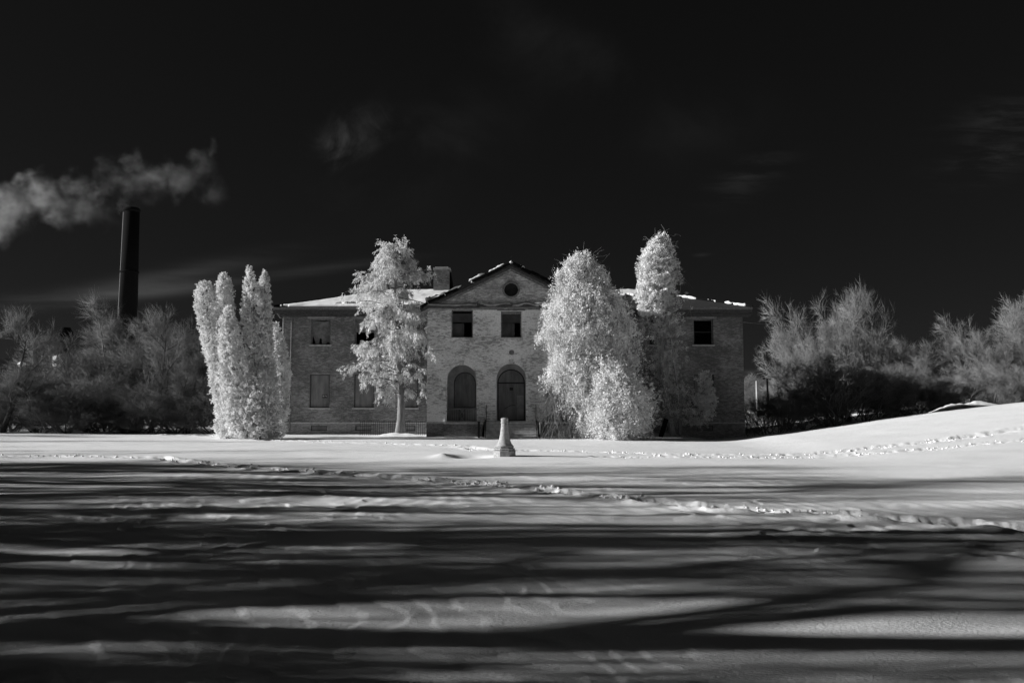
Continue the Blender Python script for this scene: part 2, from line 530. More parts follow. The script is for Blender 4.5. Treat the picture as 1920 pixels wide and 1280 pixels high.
def build_ground():
    th = np.concatenate([np.linspace(-180, -42, 140, endpoint=False), np.linspace(-42, 42, 820, endpoint=False), np.linspace(42, 180, 140, endpoint=False)])
    th = np.radians(th)
    rs = [0.5]
    while rs[-1] < 62: rs.append(rs[-1] * 1.0064 + 0.002)
    while rs[-1] < 9000: rs.append(rs[-1] * 1.045)
    rs = np.array(rs)
    Rr, T = np.meshgrid(rs, th, indexing="ij")
    x = Rr * np.sin(T); y = Rr * np.cos(T)
    z = ground_height(x, y)
    V = np.stack([x, y, z], -1).reshape(-1, 3)
    nr, nt_ = len(rs), len(th)
    i, j = np.meshgrid(np.arange(nr - 1), np.arange(nt_), indexing="ij")
    j2 = (j + 1) % nt_
    F = np.stack([i * nt_ + j, i * nt_ + j2, (i + 1) * nt_ + j2, (i + 1) * nt_ + j], -1).reshape(-1, 4)
    # the small disc under the camera: one centre vertex
    V = np.vstack([V, [[0, 0, 0]]])
    cidx = len(V) - 1
    k = np.arange(nt_)
    Fc = np.stack([np.full(nt_, cidx), (k + 1) % nt_, k, k], -1)
    me = bpy.data.meshes.new("snow_field")
    nq = len(F); ntri = len(Fc)
    loops = np.concatenate([F[:, ::-1].ravel(), Fc[:, :3][:, ::-1].ravel()]).astype(np.int32)
    me.vertices.add(len(V)); me.vertices.foreach_set("co", V.astype(np.float32).ravel())
    me.loops.add(len(loops)); me.loops.foreach_set("vertex_index", loops)
    me.polygons.add(nq + ntri)
    ls = np.concatenate([np.arange(nq) * 4, nq * 4 + np.arange(ntri) * 3]).astype(np.int32)
    me.polygons.foreach_set("loop_start", ls)
    me.polygons.foreach_set("loop_total", np.concatenate([np.full(nq, 4), np.full(ntri, 3)]).astype(np.int32))
    me.polygons.foreach_set("use_smooth", np.ones(nq + ntri, dtype=bool))
    me.update(calc_edges=True)
    me.materials.append(M_SNOW)
    o = bpy.data.objects.new("snow_field", me)
    finish(o, None, kind="structure", label="snow covered ground with drifts and trodden trails")
    # make sure normals face up
    if me.polygons[nq // 2].normal.z < 0:
        me.flip_normals()
    return o


build_ground()


def gz(x, y):
    return float(ground_height(np.array([float(x)]), np.array([float(y)]))[0])


# loose crumbs of snow kicked up along the trails
def crumbs():
    rg = np.random.default_rng(2)
    ico = [(0, 0, 1)] + [(0.894 * math.cos(k * 2 * PI / 5), 0.894 * math.sin(k * 2 * PI / 5), 0.447) for k in range(5)] + [(0.894 * math.cos((k + .5) * 2 * PI / 5), 0.894 * math.sin((k + .5) * 2 * PI / 5), -0.447) for k in range(5)] + [(0, 0, -1)]
    ico = np.array(ico); fc = []
    for k in range(5):
        k2 = (k + 1) % 5
        fc += [(0, 1 + k, 1 + k2), (1 + k, 6 + k, 1 + k2), (1 + k2, 6 + k, 6 + k2), (11, 6 + k2, 6 + k)]
    fc = np.array(fc); VV = []; FF = []; n = 0
    for (pts, wd, dp), cnt in zip(TRAILS, (2600, 900, 700, 350, 120)):
        g = [np.array(G(*p)) for p in pts]
        L = np.array([np.linalg.norm(b - a) for a, b in zip(g[:-1], g[1:])]); cum = np.concatenate([[0], np.cumsum(L)])
        dd = rg.uniform(0, cum[-1], cnt); dd = dd[vnoise(dd / 1.3, dd * 0, 4) > 0.25]
        gx = np.interp(dd, cum, [a[0] for a in g]); gy = np.interp(dd, cum, [a[1] for a in g])
        off = rg.normal(size=(len(dd), 2)) * wd * 0.8
        x = gx + off[:, 0]; y = gy + off[:, 1]; z = ground_height(x, y)
        r_ = rg.uniform(0.2, 1, len(dd)) ** 3 * 0.042 + 0.008
        P = ico[None] * (r_[:, None, None] * rg.uniform(0.6, 1.35, (len(dd), 12, 3))) * np.array([1, 1, 0.8]) + np.stack([x, y, z + r_ * 0.3], -1)[:, None, :]
        VV.append(P.reshape(-1, 3)); FF.append((fc[None] + (np.arange(len(dd)) * 12)[:, None, None] + n).reshape(-1, 3)); n += len(dd) * 12
    np_obj("snow_crumbs", np.vstack(VV), np.vstack(FF), M_SNOW, kind="stuff", label="crumbled snow kicked up along the trodden trails")


crumbs()

# ------------------------------------------------------------------ the abandoned building
YC, YP, YW, YB = 48.0, 51.0, 51.7, 64.5      # centre front, porch back wall, wing front, back of building
CX = -0.05
BZ = -0.4
bld = thing("brick_building", (0, YC, 0), "derelict two storey brick building with snowy roof, central gable and boarded openings", "building")


def loc(o):
    o.location = (0, -YC, 0) if False else o.location
    return o


# children are modelled in world coordinates: undo the parent's offset
class _P:
    pass


def bchild(mb, name, m, parent=None, **kw):
    o = mb.obj(name, m, parent or bld, **kw)
    if parent is None:
        o.location = (0, -YC, 0)
    return o


def rect(x0, x1, z0, z1):
    return [(x0, z0), (x1, z0), (x1, z1), (x0, z1)]


def arch(xc, hw, z0, ztop, n=14):
    zs = ztop - hw
    return [(xc - hw, z0), (xc + hw, z0)] + [(xc + hw * math.cos(PI * k / n), zs + hw * math.sin(PI * k / n)) for k in range(n + 1)]


HW = 4.88                                   # half width of the centre
EAVE_C = 7.62
APEX = 10.0
FLOOR = 0.93
arches = [(-2.86 + CX, 0.86, FLOOR, 4.22), (CX, 0.86, FLOOR, 4.28), (2.86 + CX, 0.86, FLOOR, 4.22)]
upw = [(-2.86 + CX, 0.63, 5.80, 7.42), (CX, 0.60, 5.80, 7.35), (2.86 + CX, 0.63, 5.80, 7.42)]
# centre front wall, lower storey and upper storey
mb = MB()
outer = rect(CX - HW, CX + HW, FLOOR - 0.003, EAVE_C)
holes = [arch(*a[:4]) for a in arches] + [rect(c - h, c + h, a, b) for c, h, a, b in upw]
holes = [[(px, max(pz, FLOOR + 0.02)) for px, pz in h] for h in holes]
mb.plate(outer, holes, YC, YC + 0.42)
bchild(mb, "front_wall", M_BRICK_PALE)
# gable wall with the round opening
oc = [(CX + 0.41 * math.cos(2 * PI * k / 28), 8.62 + 0.41 * math.sin(2 * PI * k / 28)) for k in range(28)]
mb = MB().plate([(CX - HW, EAVE_C + 0.003), (CX + HW, EAVE_C + 0.003), (CX, APEX)], [oc], YC + 0.02, YC + 0.4)
bchild(mb, "gable_wall", M_BRICK_GABLE)
mb = MB()
for k in range(28):
    a0, a1 = 2 * PI * k / 28, 2 * PI * (k + 1) / 28
    for (r0, r1) in ((0.41, 0.52),):
        p = [(CX + r * math.cos(a), 8.62 + r * math.sin(a)) for r, a in ((r0, a0), (r1, a0), (r1, a1), (r0, a1))]
        mb.quad(*[(q[0], YC - 0.03, q[1]) for q in p][::-1])
        mb.quad((p[1][0], YC - 0.03, p[1][1]), (p[1][0], YC + 0.03, p[1][1]), (p[2][0], YC + 0.03, p[2][1]), (p[2][0], YC - 0.03, p[2][1]))
ring = bchild(mb, "oculus", M_BRICK_WING)
# shutter set deep in the round opening
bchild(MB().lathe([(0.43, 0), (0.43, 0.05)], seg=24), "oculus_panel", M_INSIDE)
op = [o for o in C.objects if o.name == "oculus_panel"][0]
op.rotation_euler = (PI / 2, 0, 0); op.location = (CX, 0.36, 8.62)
# small round vent
mb = MB().lathe([(0.15, 0), (0.15, 0.04), (0.13, 0.05)], seg=18)
v = bchild(mb, "wall_vent", M_FRAME); v.rotation_euler = (PI / 2, 0, 0); v.location = (CX + 0.03, 0.01, 4.93)
# light fitting over the door arch
bchild(MB().box(CX + 0.0, CX + 0.2, YC - 0.06, YC - 0.002, 4.30, 4.36), "lamp_bracket", M_IRON)

# sides and back of the centre block and the wings
def side_wall(x0, x1, y0, y1, z0, z1, name, m): return bchild(MB().box(x0, x1, y0, y1, z0, z1), name, m)


side_wall(CX - HW, CX - HW + 0.4, YC + 0.423, YW + 0.4, BZ, EAVE_C, "side_wall", M_BRICK_WING)
side_wall(CX + HW - 0.4, CX + HW, YC + 0.423, YW + 0.4, BZ, EAVE_C, "side_wall", M_BRICK_WING)
# base course of the centre (below porch floor), split round the stair
ST = 1.50
for x0, x1 in ((CX - HW, CX - ST - 0.12), (CX + ST + 0.12, CX + HW)):
    bchild(MB().box(x0 - 0.01, x1, YC - 0.03, YC + 0.42, BZ, FLOOR - 0.10), "base_wall", M_BRICK_BASE)
    bchild(MB().box(x0 - 0.03, x1, YC - 0.07, YC + 0.42, FLOOR - 0.097, FLOOR - 0.006), "belt_course", M_STONE)
bchild(MB().box(CX - ST - 0.118, CX + ST + 0.118, YC + 0.1, YC + 0.42, BZ, FLOOR - 0.01), "stair_back", M_STEP)
# porch
bchild(MB().box(CX - HW + 0.41, CX + HW - 0.41, YC + 0.424, YP, FLOOR - 0.15, FLOOR - 0.004), "porch_floor", M_STEP)
bchild(MB().box(CX - HW + 0.41, CX + HW - 0.41, YC + 0.424, YP, 4.75, 4.9), "porch_ceiling", M_PLASTER)
inner = [(-2.86 + CX, 0.68, 1.72, 3.93), (2.86 + CX, 0.68, 1.72, 3.93), (CX, 0.85, FLOOR + 0.02, 4.10)]
mb = MB().plate(rect(CX - HW + 0.41, CX + HW - 0.41, FLOOR, 4.745), [arch(*a) for a in inner], YP, YP + 0.35)
bchild(mb, "porch_wall", M_PLASTER)
# stone surrounds of the three arches
for (xc, hw, z0, zt) in arches:
    mb = MB(); n = 18; zs = zt - hw
    a_in = arch(xc, hw, z0, zt, n)[1:]; a_in = [a_in[0]] + a_in[1:] + [(xc - hw, z0)]
    wdt = 0.13
    a_out = [(xc + hw + wdt, z0)] + [(xc + (hw + wdt) * math.cos(PI * k / n), zs + (hw + wdt) * math.sin(PI * k / n)) for k in range(n + 1)] + [(xc - hw - wdt, z0)]
    for i in range(len(a_in) - 1):
        p, q, r_, s_ = a_in[i], a_out[i], a_out[i + 1], a_in[i + 1]
        mb.quad((p[0], YC - 0.05, p[1]), (s_[0], YC - 0.05, s_[1]), (r_[0], YC - 0.05, r_[1]), (q[0], YC - 0.05, q[1]))
        mb.quad((q[0], YC - 0.05, q[1]), (r_[0], YC - 0.05, r_[1]), (r_[0], YC + 0.003, r_[1]), (q[0], YC + 0.003, q[1]))
        mb.quad((p[0], YC - 0.05, p[1]), (p[0], YC + 0.003, p[1]), (s_[0], YC + 0.003, s_[1]), (s_[0], YC - 0.05, s_[1]))
    su = bchild(mb, "arch_surround", M_BRICK_PALE)
    ks = MB(); ks.v = []; ks.plate([(xc - 0.09, zt - 0.02), (xc + 0.09, zt - 0.02), (xc + 0.14, zt + 0.24), (xc - 0.14, zt + 0.24)], [], YC - 0.09, YC - 0.052)
    k_ = ks.obj("keystone", M_STONE, su)
# boarded arched windows in the porch
for (xc, hw, z0, zt) in inner[:2]:
    w = bchild(MB().plate(arch(xc, hw, z0, zt), [arch(xc, hw - 0.06, z0 + 0.06, zt - 0.06)], YP + 0.08, YP + 0.16), "window", M_FRAME)
    for k in range(3):
        xa = xc - hw + 0.062 + k * (2 * hw - 0.124) / 3; xb = xa + (2 * hw - 0.124) / 3 - 0.006
        zs = zt - 0.065 - (hw - 0.06)
        pts = [(xa, z0 + 0.062), (xb, z0 + 0.062)]
        for t in range(7):
            xx = xb + (xa - xb) * t / 6
            pts.append((xx, zs + math.sqrt(max(0.0, (hw - 0.065) ** 2 - (xx - xc) ** 2))))
        MB().plate(pts, [], YP + 0.12 + 0.004 * (k % 2), YP + 0.145).obj("board", M_BOARDP, w)
    MB().box(xc - hw - 0.08, xc + hw + 0.08, YP - 0.07, YP - 0.003, z0 - 0.09, z0).obj("sill", M_STONE, w)
# the boarded double door
xc, hw, z0, zt = inner[2]
door = bchild(MB().plate(arch(xc, hw, z0, zt), [arch(xc, hw - 0.07, z0 + 0.03, zt - 0.07)], YP + 0.06, YP + 0.16), "door", M_DARKW)
zs = zt - 0.075 - (hw - 0.07)
fan = [(xc + (hw - 0.075) * math.cos(PI * k / 16), zs + 0.05 + (hw - 0.085) * math.sin(PI * k / 16)) for k in range(17)]
MB().plate(fan, [], YP + 0.12, YP + 0.145).obj("fanlight_board", M_BOARDP, door)
MB().box(xc - hw + 0.072, xc + hw - 0.072, YP + 0.09, YP + 0.15, zs - 0.03, zs + 0.045).obj("transom", M_DARKW, door)
MB().box(xc - hw + 0.072, xc + 0.32, YP + 0.115, YP + 0.14, z0 + 0.04, zs - 0.035).obj("board", M_BOARDP, door, label="large dark plywood sheet over the left and middle of the doorway")
MB().box(xc + 0.325, xc + hw - 0.072, YP + 0.112, YP + 0.14, z0 + 1.55, zs - 0.035).obj("board", M_BOARDP, door)
MB().box(xc + 0.33, xc + hw - 0.075, YP + 0.105, YP + 0.135, z0 + 0.78, z0 + 1.545).obj("board", M_BOARD3, door, label="pale square patch of plywood")
MB().box(xc + 0.33, xc + hw - 0.075, YP + 0.108, YP + 0.137, z0 + 0.04, z0 + 0.775).obj("board", M_BOARD3, door, label="pale lower patch of plywood")
MB().bar((xc - 0.4, YP + 0.095, z0 + 0.72), (xc - 0.05, YP + 0.095, z0 + 0.92), 0.03).bar((xc - 0.05, YP + 0.095, z0 + 0.92), (xc + 0.25, YP + 0.095, z0 + 0.93), 0.03).obj("door_bar", M_IRON, door)
MB().box(xc - 0.1, xc + 0.12, YP + 0.1, YP + 0.113, z0 + 1.85, z0 + 2.02).obj("patch", M_DARKW, door)

# balustrades in the outer arches
def railing(x0, x1, y, z0, z1):
    fr = MB().bar((x0, y, z0 + 0.05), (x1, y, z0 + 0.05), 0.04).bar((x0, y, z1), (x1, y, z1), 0.045)
    rl = bchild(fr, "balustrade", M_IRONP)
    n = int((x1 - x0) / 0.105)
    mid = (x0 + x1) / 2
    proto = None
    for k in range(n + 1):
        x = x0 + (x1 - x0) * k / n
        if abs(x - mid) < 0.16: continue
        if proto is None:
            proto = MB().bar((0, 0, z0 + 0.05), (0, 0, z1), 0.022).obj("baluster", M_IRONP, rl); proto.location = (x, y, 0)
        else:
            o = proto.copy(); C.objects.link(o); o.parent = rl; o.location = (x, y, 0)
    e = MB()
    e.bar((mid - 0.15, y, z0 + .05), (mid - 0.15, y, z1), 0.03).bar((mid + 0.15, y, z0 + .05), (mid + 0.15, y, z1), 0.03)
    e.bar((mid - 0.14, y, z0 + 0.08), (mid + 0.14, y, z1 - 0.03), 0.02).bar((mid + 0.14, y + 0.005, z0 + 0.08), (mid - 0.14, y + 0.005, z1 - 0.03), 0.02)
    e.tube([(mid + 0.07 * math.cos(t * PI / 6), y, (z0 + z1) / 2 + 0.09 * math.sin(t * PI / 6)) for t in range(13)], 0.012, 5)
    e.v = [(a, b, c) for a, b, c in e.v]
    e.obj("centre_panel", M_IRON, rl)


for a in (arches[0], arches[2]):
    railing(a[0] - a[1] + 0.01, a[0] + a[1] - 0.01, YC + 0.2, FLOOR, FLOOR + 0.72)
# low brick platforms either side of the stair
for sgn in (-1, 1):
    xa, xb = CX + sgn * (ST + 0.12), CX + sgn * 3.75
    x0, x1 = min(xa, xb), max(xa, xb)
    bchild(MB().box(x0, x1, YC - 1.5, YC - 0.075, BZ, FLOOR - 0.12), "stair_pier", M_BRICK_BASE)
    bchild(MB().box(x0 - 0.02, x1 + 0.04, YC - 1.54, YC - 0.075, FLOOR - 0.117, FLOOR - 0.04), "pier_coping", M_STONE)
# the stair: six steps
NS = 6
for k in range(NS):
    zt_ = FLOOR - 0.02 - k * 0.155
    y1 = YC + 0.095 - k * 0.31
    bchild(MB().box(CX - ST, CX + ST, y1 - 0.34, y1 - 0.002, zt_ - 0.15 - (0.4 if k == NS - 1 else 0), zt_), "step", M_STEP, bevel=0.01)
# hand rails beside the stair
for sgn in (-1, 1):
    x = CX + sgn * (ST - 0.07)
    ztop = FLOOR + 0.92
    hr = MB().tube([(x, YC - 0.05, ztop + 0.04), (x, YC - 0.15, ztop), (x, YC - 1.9, 1.0), (x, YC - 2.0, 0.92)], 0.022, 6)
    h = bchild(hr, "handrail", M_IRON)
    for q, t in enumerate((0.0, 0.5, 1.0)):
        yy = YC - 0.12 - t * 1.75
        zz = ztop + (1.0 - ztop) * t
        zf = FLOOR - 0.03 - t * 0.78
        MB().bar((x, yy, zf - 0.15), (x, yy, zz), 0.034).obj("post", M_IRON, h)
    for q in range(5):
        t = 0.1 + q * 0.2
        yy = YC - 0.12 - t * 1.75
        MB().bar((x, yy, FLOOR - 0.05 - t * 0.78), (x, yy, ztop + (1 - ztop) * t), 0.016).obj("baluster", M_IRON, h)
for sgn in (-1, 1):
    x = CX + sgn * (ST + 0.30)
    bchild(MB().bar((x, YC - 1.62, BZ), (x, YC - 1.62, FLOOR - 0.0), 0.12).box(x - 0.08, x + 0.08, YC - 1.7, YC - 1.54, FLOOR + 0.003, FLOOR + 0.05), "newel_post", M_IRON)

# upper windows of the centre
def sash(parent_frame, x0, x1, z0, z1, y, rails):
    for (a, b, c, d) in rails:
        MB().box(a, b, y, y + 0.04, c, d).obj("sash_bar", M_IRON, parent_frame)


for i, (c, h, a, b) in enumerate(upw):
    w = bchild(MB().plate(rect(c - h, c + h, a, b), [rect(c - h + 0.07, c + h - 0.07, a + 0.05, b - (0.17 if i == 1 else 0.06))], YC + 0.2, YC + 0.28), "window", M_FRAME)
    sash(w, c - h, c + h, a, b, YC + 0.24, [(c - h + 0.072, c + h - 0.072, (a + b) / 2 + 0.10, (a + b) / 2 + 0.15), (c - 0.02, c + 0.02, a + 0.052, (a + b) / 2 + 0.098)])
    MB().box(c - h - 0.10, c + h + 0.10, YC - 0.09, YC + 0.19, a - 0.09, a - 0.004).obj("sill", M_STONE if i else M_BRICK_PALE, w)
    MB().box(c - h - 0.22, c + h + 0.22, YC - 0.05, YC - 0.003, b + 0.03, b + 0.075).obj("lintel", M_DARKW, w)
    MB().box(c - h + 0.073, c + h - 0.073, YC + 0.285, YC + 0.29, (a + b) / 2 + 0.152, b - 0.18).obj("pane", M_GLASSD, w)
    # remains of a dark blind
    MB().box(c - h + 0.075, c + 0.1 + 0.1 * i, YC + 0.3, YC + 0.31, a + 0.06, a + 0.85).obj("blind", M_GLASSD, w)

# wings
WL, WR = -14.42, 14.50
EAVE_W = 7.62
ZB = 0.82
# window centre x (from the photograph), half width, upper sill/head and lower sill/head
def wx(px, py=690): return W(px, py, YW).x


wins = []
for px in (600, 683, 765): wins.append((wx(px), "L"))
for px in (1151, 1236, 1320): wins.append((wx(px), "R"))
for side, x0, x1 in (("L", WL, CX - HW - 0.003), ("R", CX + HW + 0.003, WR)):
    hs = []
    mine = [w for w, s_ in wins if s_ == side]
    for c in mine:
        hs.append(rect(c - 0.62, c + 0.62, 5.66, 7.28))
        hs.append(rect(c - 0.62, c + 0.62, 1.72, 3.80))
    bchild(MB().plate(rect(x0, x1, ZB, EAVE_W), hs, YW, YW + 0.4), "front_wall", M_BRICK_WING)
    bs = [rect(c - 0.5, c + 0.5, 0.30, 0.62) for c in mine]
    bchild(MB().plate(rect(x0, x1, BZ, ZB - 0.003), bs, YW - 0.04, YW + 0.4), "base_wall", M_BRICK_BASE)
    for c in mine:
        bchild(MB().plate(rect(c - 0.5, c + 0.5, 0.30, 0.62), [rect(c - 0.45, c + 0.45, 0.34, 0.58)], YW + 0.05, YW + 0.09), "basement_window", M_DARKW)
        bw_ = [o for o in C.objects if o.name.startswith("basement_window")][-1]
        MB().box(c - 0.448, c + 0.448, YW + 0.06, YW + 0.08, 0.342, 0.578).obj("board", M_BOARD, bw_)
    bchild(MB().box(x0, x1, YW - 0.075, YW - 0.043, ZB - 0.07, ZB + 0.012), "belt_course", M_STONE)
    bchild(MB().box(x0 + 0.002, x1 - 0.002, YW - 0.043, YW - 0.002, ZB + 0.0, ZB + 0.010), "belt_top", M_STONE)
rngw = random.Random(5)
for i, (c, s_) in enumerate(wins):
    # upper window
    a, b = 5.66, 7.28
    w = bchild(MB().plate(rect(c - 0.62, c + 0.62, a, b), [rect(c - 0.55, c + 0.55, a + 0.05, b - 0.08)], YW + 0.16, YW + 0.24), "window", M_FRAME)
    MB().box(c - 0.70, c + 0.70, YW - 0.08, YW + 0.155, a - 0.08, a - 0.003).obj("sill", M_STONE, w)
    MB().box(c - 0.84, c + 0.84, YW - 0.03, YW - 0.003, b + 0.02, b + 0.16).obj("lintel", M_BRICK_BASE, w)
    if s_ == "L":
        # glass with broken lower corner, its reflection painted as plain grey
        j = [(c - 0.545, a + 0.35), (c - 0.50, a + 0.60), (c - 0.42, a + 0.32), (c - 0.34, a + 0.055), (c - 0.12, a + 0.055), (c - 0.10, a + 0.40), (c + 0.02, a + 0.42), (c + 0.06, a + 0.055),
             (c + 0.30, a + 0.055), (c + 0.42, a + 0.2), (c + 0.545, a + 0.10), (c + 0.545, b - 0.085), (c + 0.2, b - 0.16), (c - 0.1, b - 0.13), (c - 0.545, b - 0.085)]
        if i == 1:
            j = rect(c - 0.545, c + 0.545, (a + b) / 2 - 0.02, b - 0.085)
        MB().plate(j, [], YW + 0.19, YW + 0.196).obj("pane", M_GLASS, w)
    else:
        MB().box(c - 0.545, c + 0.545, YW + 0.18, YW + 0.21, (a + b) / 2 - 0.02, (a + b) / 2 + 0.02).obj("sash_bar", M_IRON, w)
    # lower boarded window
    a, b = 1.72, 3.80
    w = bchild(MB().plate(rect(c - 0.62, c + 0.62, a, b), [rect(c - 0.56, c + 0.56, a + 0.05, b - 0.05)], YW + 0.12, YW + 0.2), "window", M_DARKW)
    MB().box(c - 0.70, c + 0.70, YW - 0.08, YW + 0.115, a - 0.08, a - 0.003).obj("sill", M_STONE, w)
    MB().box(c - 0.78, c + 0.78, YW - 0.03, YW - 0.003, b + 0.005, b + 0.12).obj("lintel", M_BRICK_BASE, w)
    MB().box(c - 0.558, c + 0.50, YW + 0.14, YW + 0.16, a + 0.052, b - 0.052).obj("board", M_BOARD, w)
    MB().box(c + 0.505, c + 0.558, YW + 0.145, YW + 0.165, a + 0.052, b - 0.052).obj("board", M_BOARD, w)
    if i == 0:
        sg = MB().box(c + 0.14, c + 0.46, YW + 0.128, YW + 0.138, a + 0.62, a + 0.84).obj("notice", M_IRON, w, label="small dark notice with two pale blots")
        mb2 = MB()
        for (xa, xb, za, zb) in ((0.17, 0.27, 0.69, 0.79), (0.31, 0.36, 0.72, 0.79), (0.38, 0.43, 0.69, 0.78)):
            mb2.box(c + xa, c + xb, YW + 0.124, YW + 0.1275, a + za, a + zb)
        o = mb2.obj("notice_print", M_BOARD2, w)
# end and back walls, floors, ceilings, partitions (dark inside)
side_wall(WL, WL + 0.4, YW + 0.402, YB, BZ, EAVE_W, "end_wall", M_BRICK_WING)
side_wall(WR - 0.4, WR, YW + 0.402, YB, BZ, EAVE_W, "end_wall", M_BRICK_WING)
side_wall(WL + 0.402, WR - 0.402, YB - 0.4, YB, BZ, EAVE_W, "back_wall", M_BRICK_WING)
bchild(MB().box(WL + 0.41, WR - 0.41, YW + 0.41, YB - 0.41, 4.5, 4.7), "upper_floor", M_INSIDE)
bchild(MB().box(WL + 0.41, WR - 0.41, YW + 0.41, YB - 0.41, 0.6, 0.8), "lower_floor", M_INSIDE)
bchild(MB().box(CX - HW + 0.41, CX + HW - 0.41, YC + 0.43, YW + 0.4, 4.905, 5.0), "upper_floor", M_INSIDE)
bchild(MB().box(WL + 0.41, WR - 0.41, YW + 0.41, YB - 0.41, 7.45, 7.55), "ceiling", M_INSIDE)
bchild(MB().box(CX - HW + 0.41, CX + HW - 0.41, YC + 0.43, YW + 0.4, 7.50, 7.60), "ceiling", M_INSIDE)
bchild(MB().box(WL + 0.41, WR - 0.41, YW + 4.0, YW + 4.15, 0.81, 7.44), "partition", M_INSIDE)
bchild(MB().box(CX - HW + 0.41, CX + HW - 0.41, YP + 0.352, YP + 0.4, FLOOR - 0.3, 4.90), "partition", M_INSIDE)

# cornices of the wings
for x0, x1 in ((WL - 0.5, CX - HW - 0.35), (CX + HW + 0.35, WR + 0.5)):
    bchild(MB().box(x0, x1, YW - 0.50, YW + 0.2, 7.83, 7.97), "gutter", M_IRONP)
    bchild(MB().box(x0 + 0.1, x1, YW - 0.42, YW - 0.003, 7.60, 7.827), "soffit", M_DARKW)
    bchild(MB().box(x0 + 0.35, x1, YW - 0.14, YW - 0.004, 7.42, 7.597), "frieze", M_DARKW)
for x in (WL - 0.5, WR):
    bchild(MB().box(x, x + 0.5, YW + 0.202, YB + 0.4, 7.60, 7.97), "eave_return", M_DARKW)
# downspout of the left wing and cables
bchild(MB().tube([(wx(546), YW - 0.09, 7.5), (wx(546), YW - 0.09, 0.3)], 0.045, 6), "downspout", M_IRONP)
bchild(MB().tube([(WL - 0.4, YW - 0.3, 7.8), (WL - 0.15, YW - 0.1, 7.35), (WL + 0.05, YW - 0.06, 7.3), (WL + 0.05, YW - 0.06, 5.0)], 0.02, 5), "downspout_elbow", M_METAL)
bchild(MB().box(CX - HW - 0.10, CX - HW - 0.005, YW - 0.14, YW - 0.045, 0.3, 7.4), "downspout", M_IRONP)

# main roof: hipped
RZ = 10.0; RY = (YW + YB) / 2; e = 0.5; RX = 8.6
ex0, ex1, ey0, ey1, ez = WL - e, WR + e, YW - e, YB + e, 7.97
mb = MB()
A, B_, Cc, D_ = (ex0, ey0, ez), (ex1, ey0, ez), (ex1, ey1, ez), (ex0, ey1, ez)
P0, P1 = (-RX, RY, RZ), (RX, RY, RZ)
mb.v = [A, B_, Cc, D_, P0, P1]; mb.f = [(0, 1, 5, 4), (1, 2, 5), (2, 3, 4, 5), (3, 0, 4), (0, 3, 2, 1)]
bchild(mb, "main_roof", M_SLATE)
# gable roof over the centre running back into the main roof
rx = HW + 0.42
sl_ = (APEX - EAVE_C) / HW
def zr(x, lift=0.0): return APEX + 0.10 - abs(x - CX) * sl_ + lift
mb = MB()
y0, y1 = YC - 0.28, RY + 0.0
for sg in (-1, 1):
    xe = CX + sg * rx
    a = [(CX, y0, zr(CX)), (xe, y0, zr(xe)), (xe, y1, zr(xe)), (CX, y1, zr(CX))]
    b = [(p[0], p[1], p[2] - 0.10) for p in a]
    n = len(mb.v); mb.v += a + b
    mb.f += [(n, n + 1, n + 2, n + 3), (n + 7, n + 6, n + 5, n + 4), (n, n + 4, n + 5, n + 1), (n + 1, n + 5, n + 6, n + 2)]
bchild(mb, "gable_roof", M_SLATE)
# rake mouldings
for sg in (-1, 1):
    for (dy0, dy1, dz0, dz1, m, nm) in ((-0.20, 0.0, -0.25, -0.115, M_DARKW, "rake_moulding"), (-0.08, 0.003, -0.40, -0.255, M_BRICK_WING if sg < 0 else M_FRAME, "rake_frieze")):
        xe = CX + sg * (rx - 0.05)
        q = MB(); ya, yb = YC + dy0, YC + dy1 + 0.016
        pts = [(CX, zr(CX, dz0)), (xe, zr(xe, dz0)), (xe, zr(xe, dz1)), (CX, zr(CX, dz1))]
        q.plate(pts, [], ya, yb)
        bchild(q, nm, m)
# broken edge tiles along the rakes, a number missing
rt = random.Random(11)
L = math.hypot(rx, rx * sl_)
for sg in (-1, 1):
    k = 0.12
    while k < L - 0.2:
        ln = rt.uniform(0.34, 0.62)
        if rt.random() > 0.17:
            t0, t1 = k / L, min((k + ln * 0.96) / L, 1)
            xa, xb = CX + sg * rx * t0, CX + sg * rx * t1
            lift = rt.uniform(0.03, 0.09)
            q = MB().tube([(xa, y0 - 0.02, zr(xa, lift)), (xb, y0 - 0.02, zr(xb, lift + rt.uniform(-0.03, 0.02)))], [0.085, 0.10], 8)
            bchild(q, "edge_tile", M_STACK)
        k += ln
# snow lying on the gable rakes
def lumps(name, pts, rr, m, seed, parent=None, n=9):
    """a lumpy snow roll along a line"""
    rg = random.Random(seed); q = MB()
    p = [Vector(a) for a in pts]; full = []
    for a, b in zip(p[:-1], p[1:]):
        for t in range(n): full.append(a.lerp(b, t / n) + Vector((rg.uniform(-.02, .02), rg.uniform(-.05, .05), rg.uniform(-.02, .03))))
    full.append(p[-1])
    rad = [rr * rg.uniform(0.45, 1.25) for _ in full]; rad[0] = rad[-1] = rr * 0.15
    q.tube(full, rad, 7)
    return bchild(q, name, m, parent, sm=True, kind="stuff")


def rk(x, lift=0.16): return (x, y0 + 0.05, zr(x, lift))


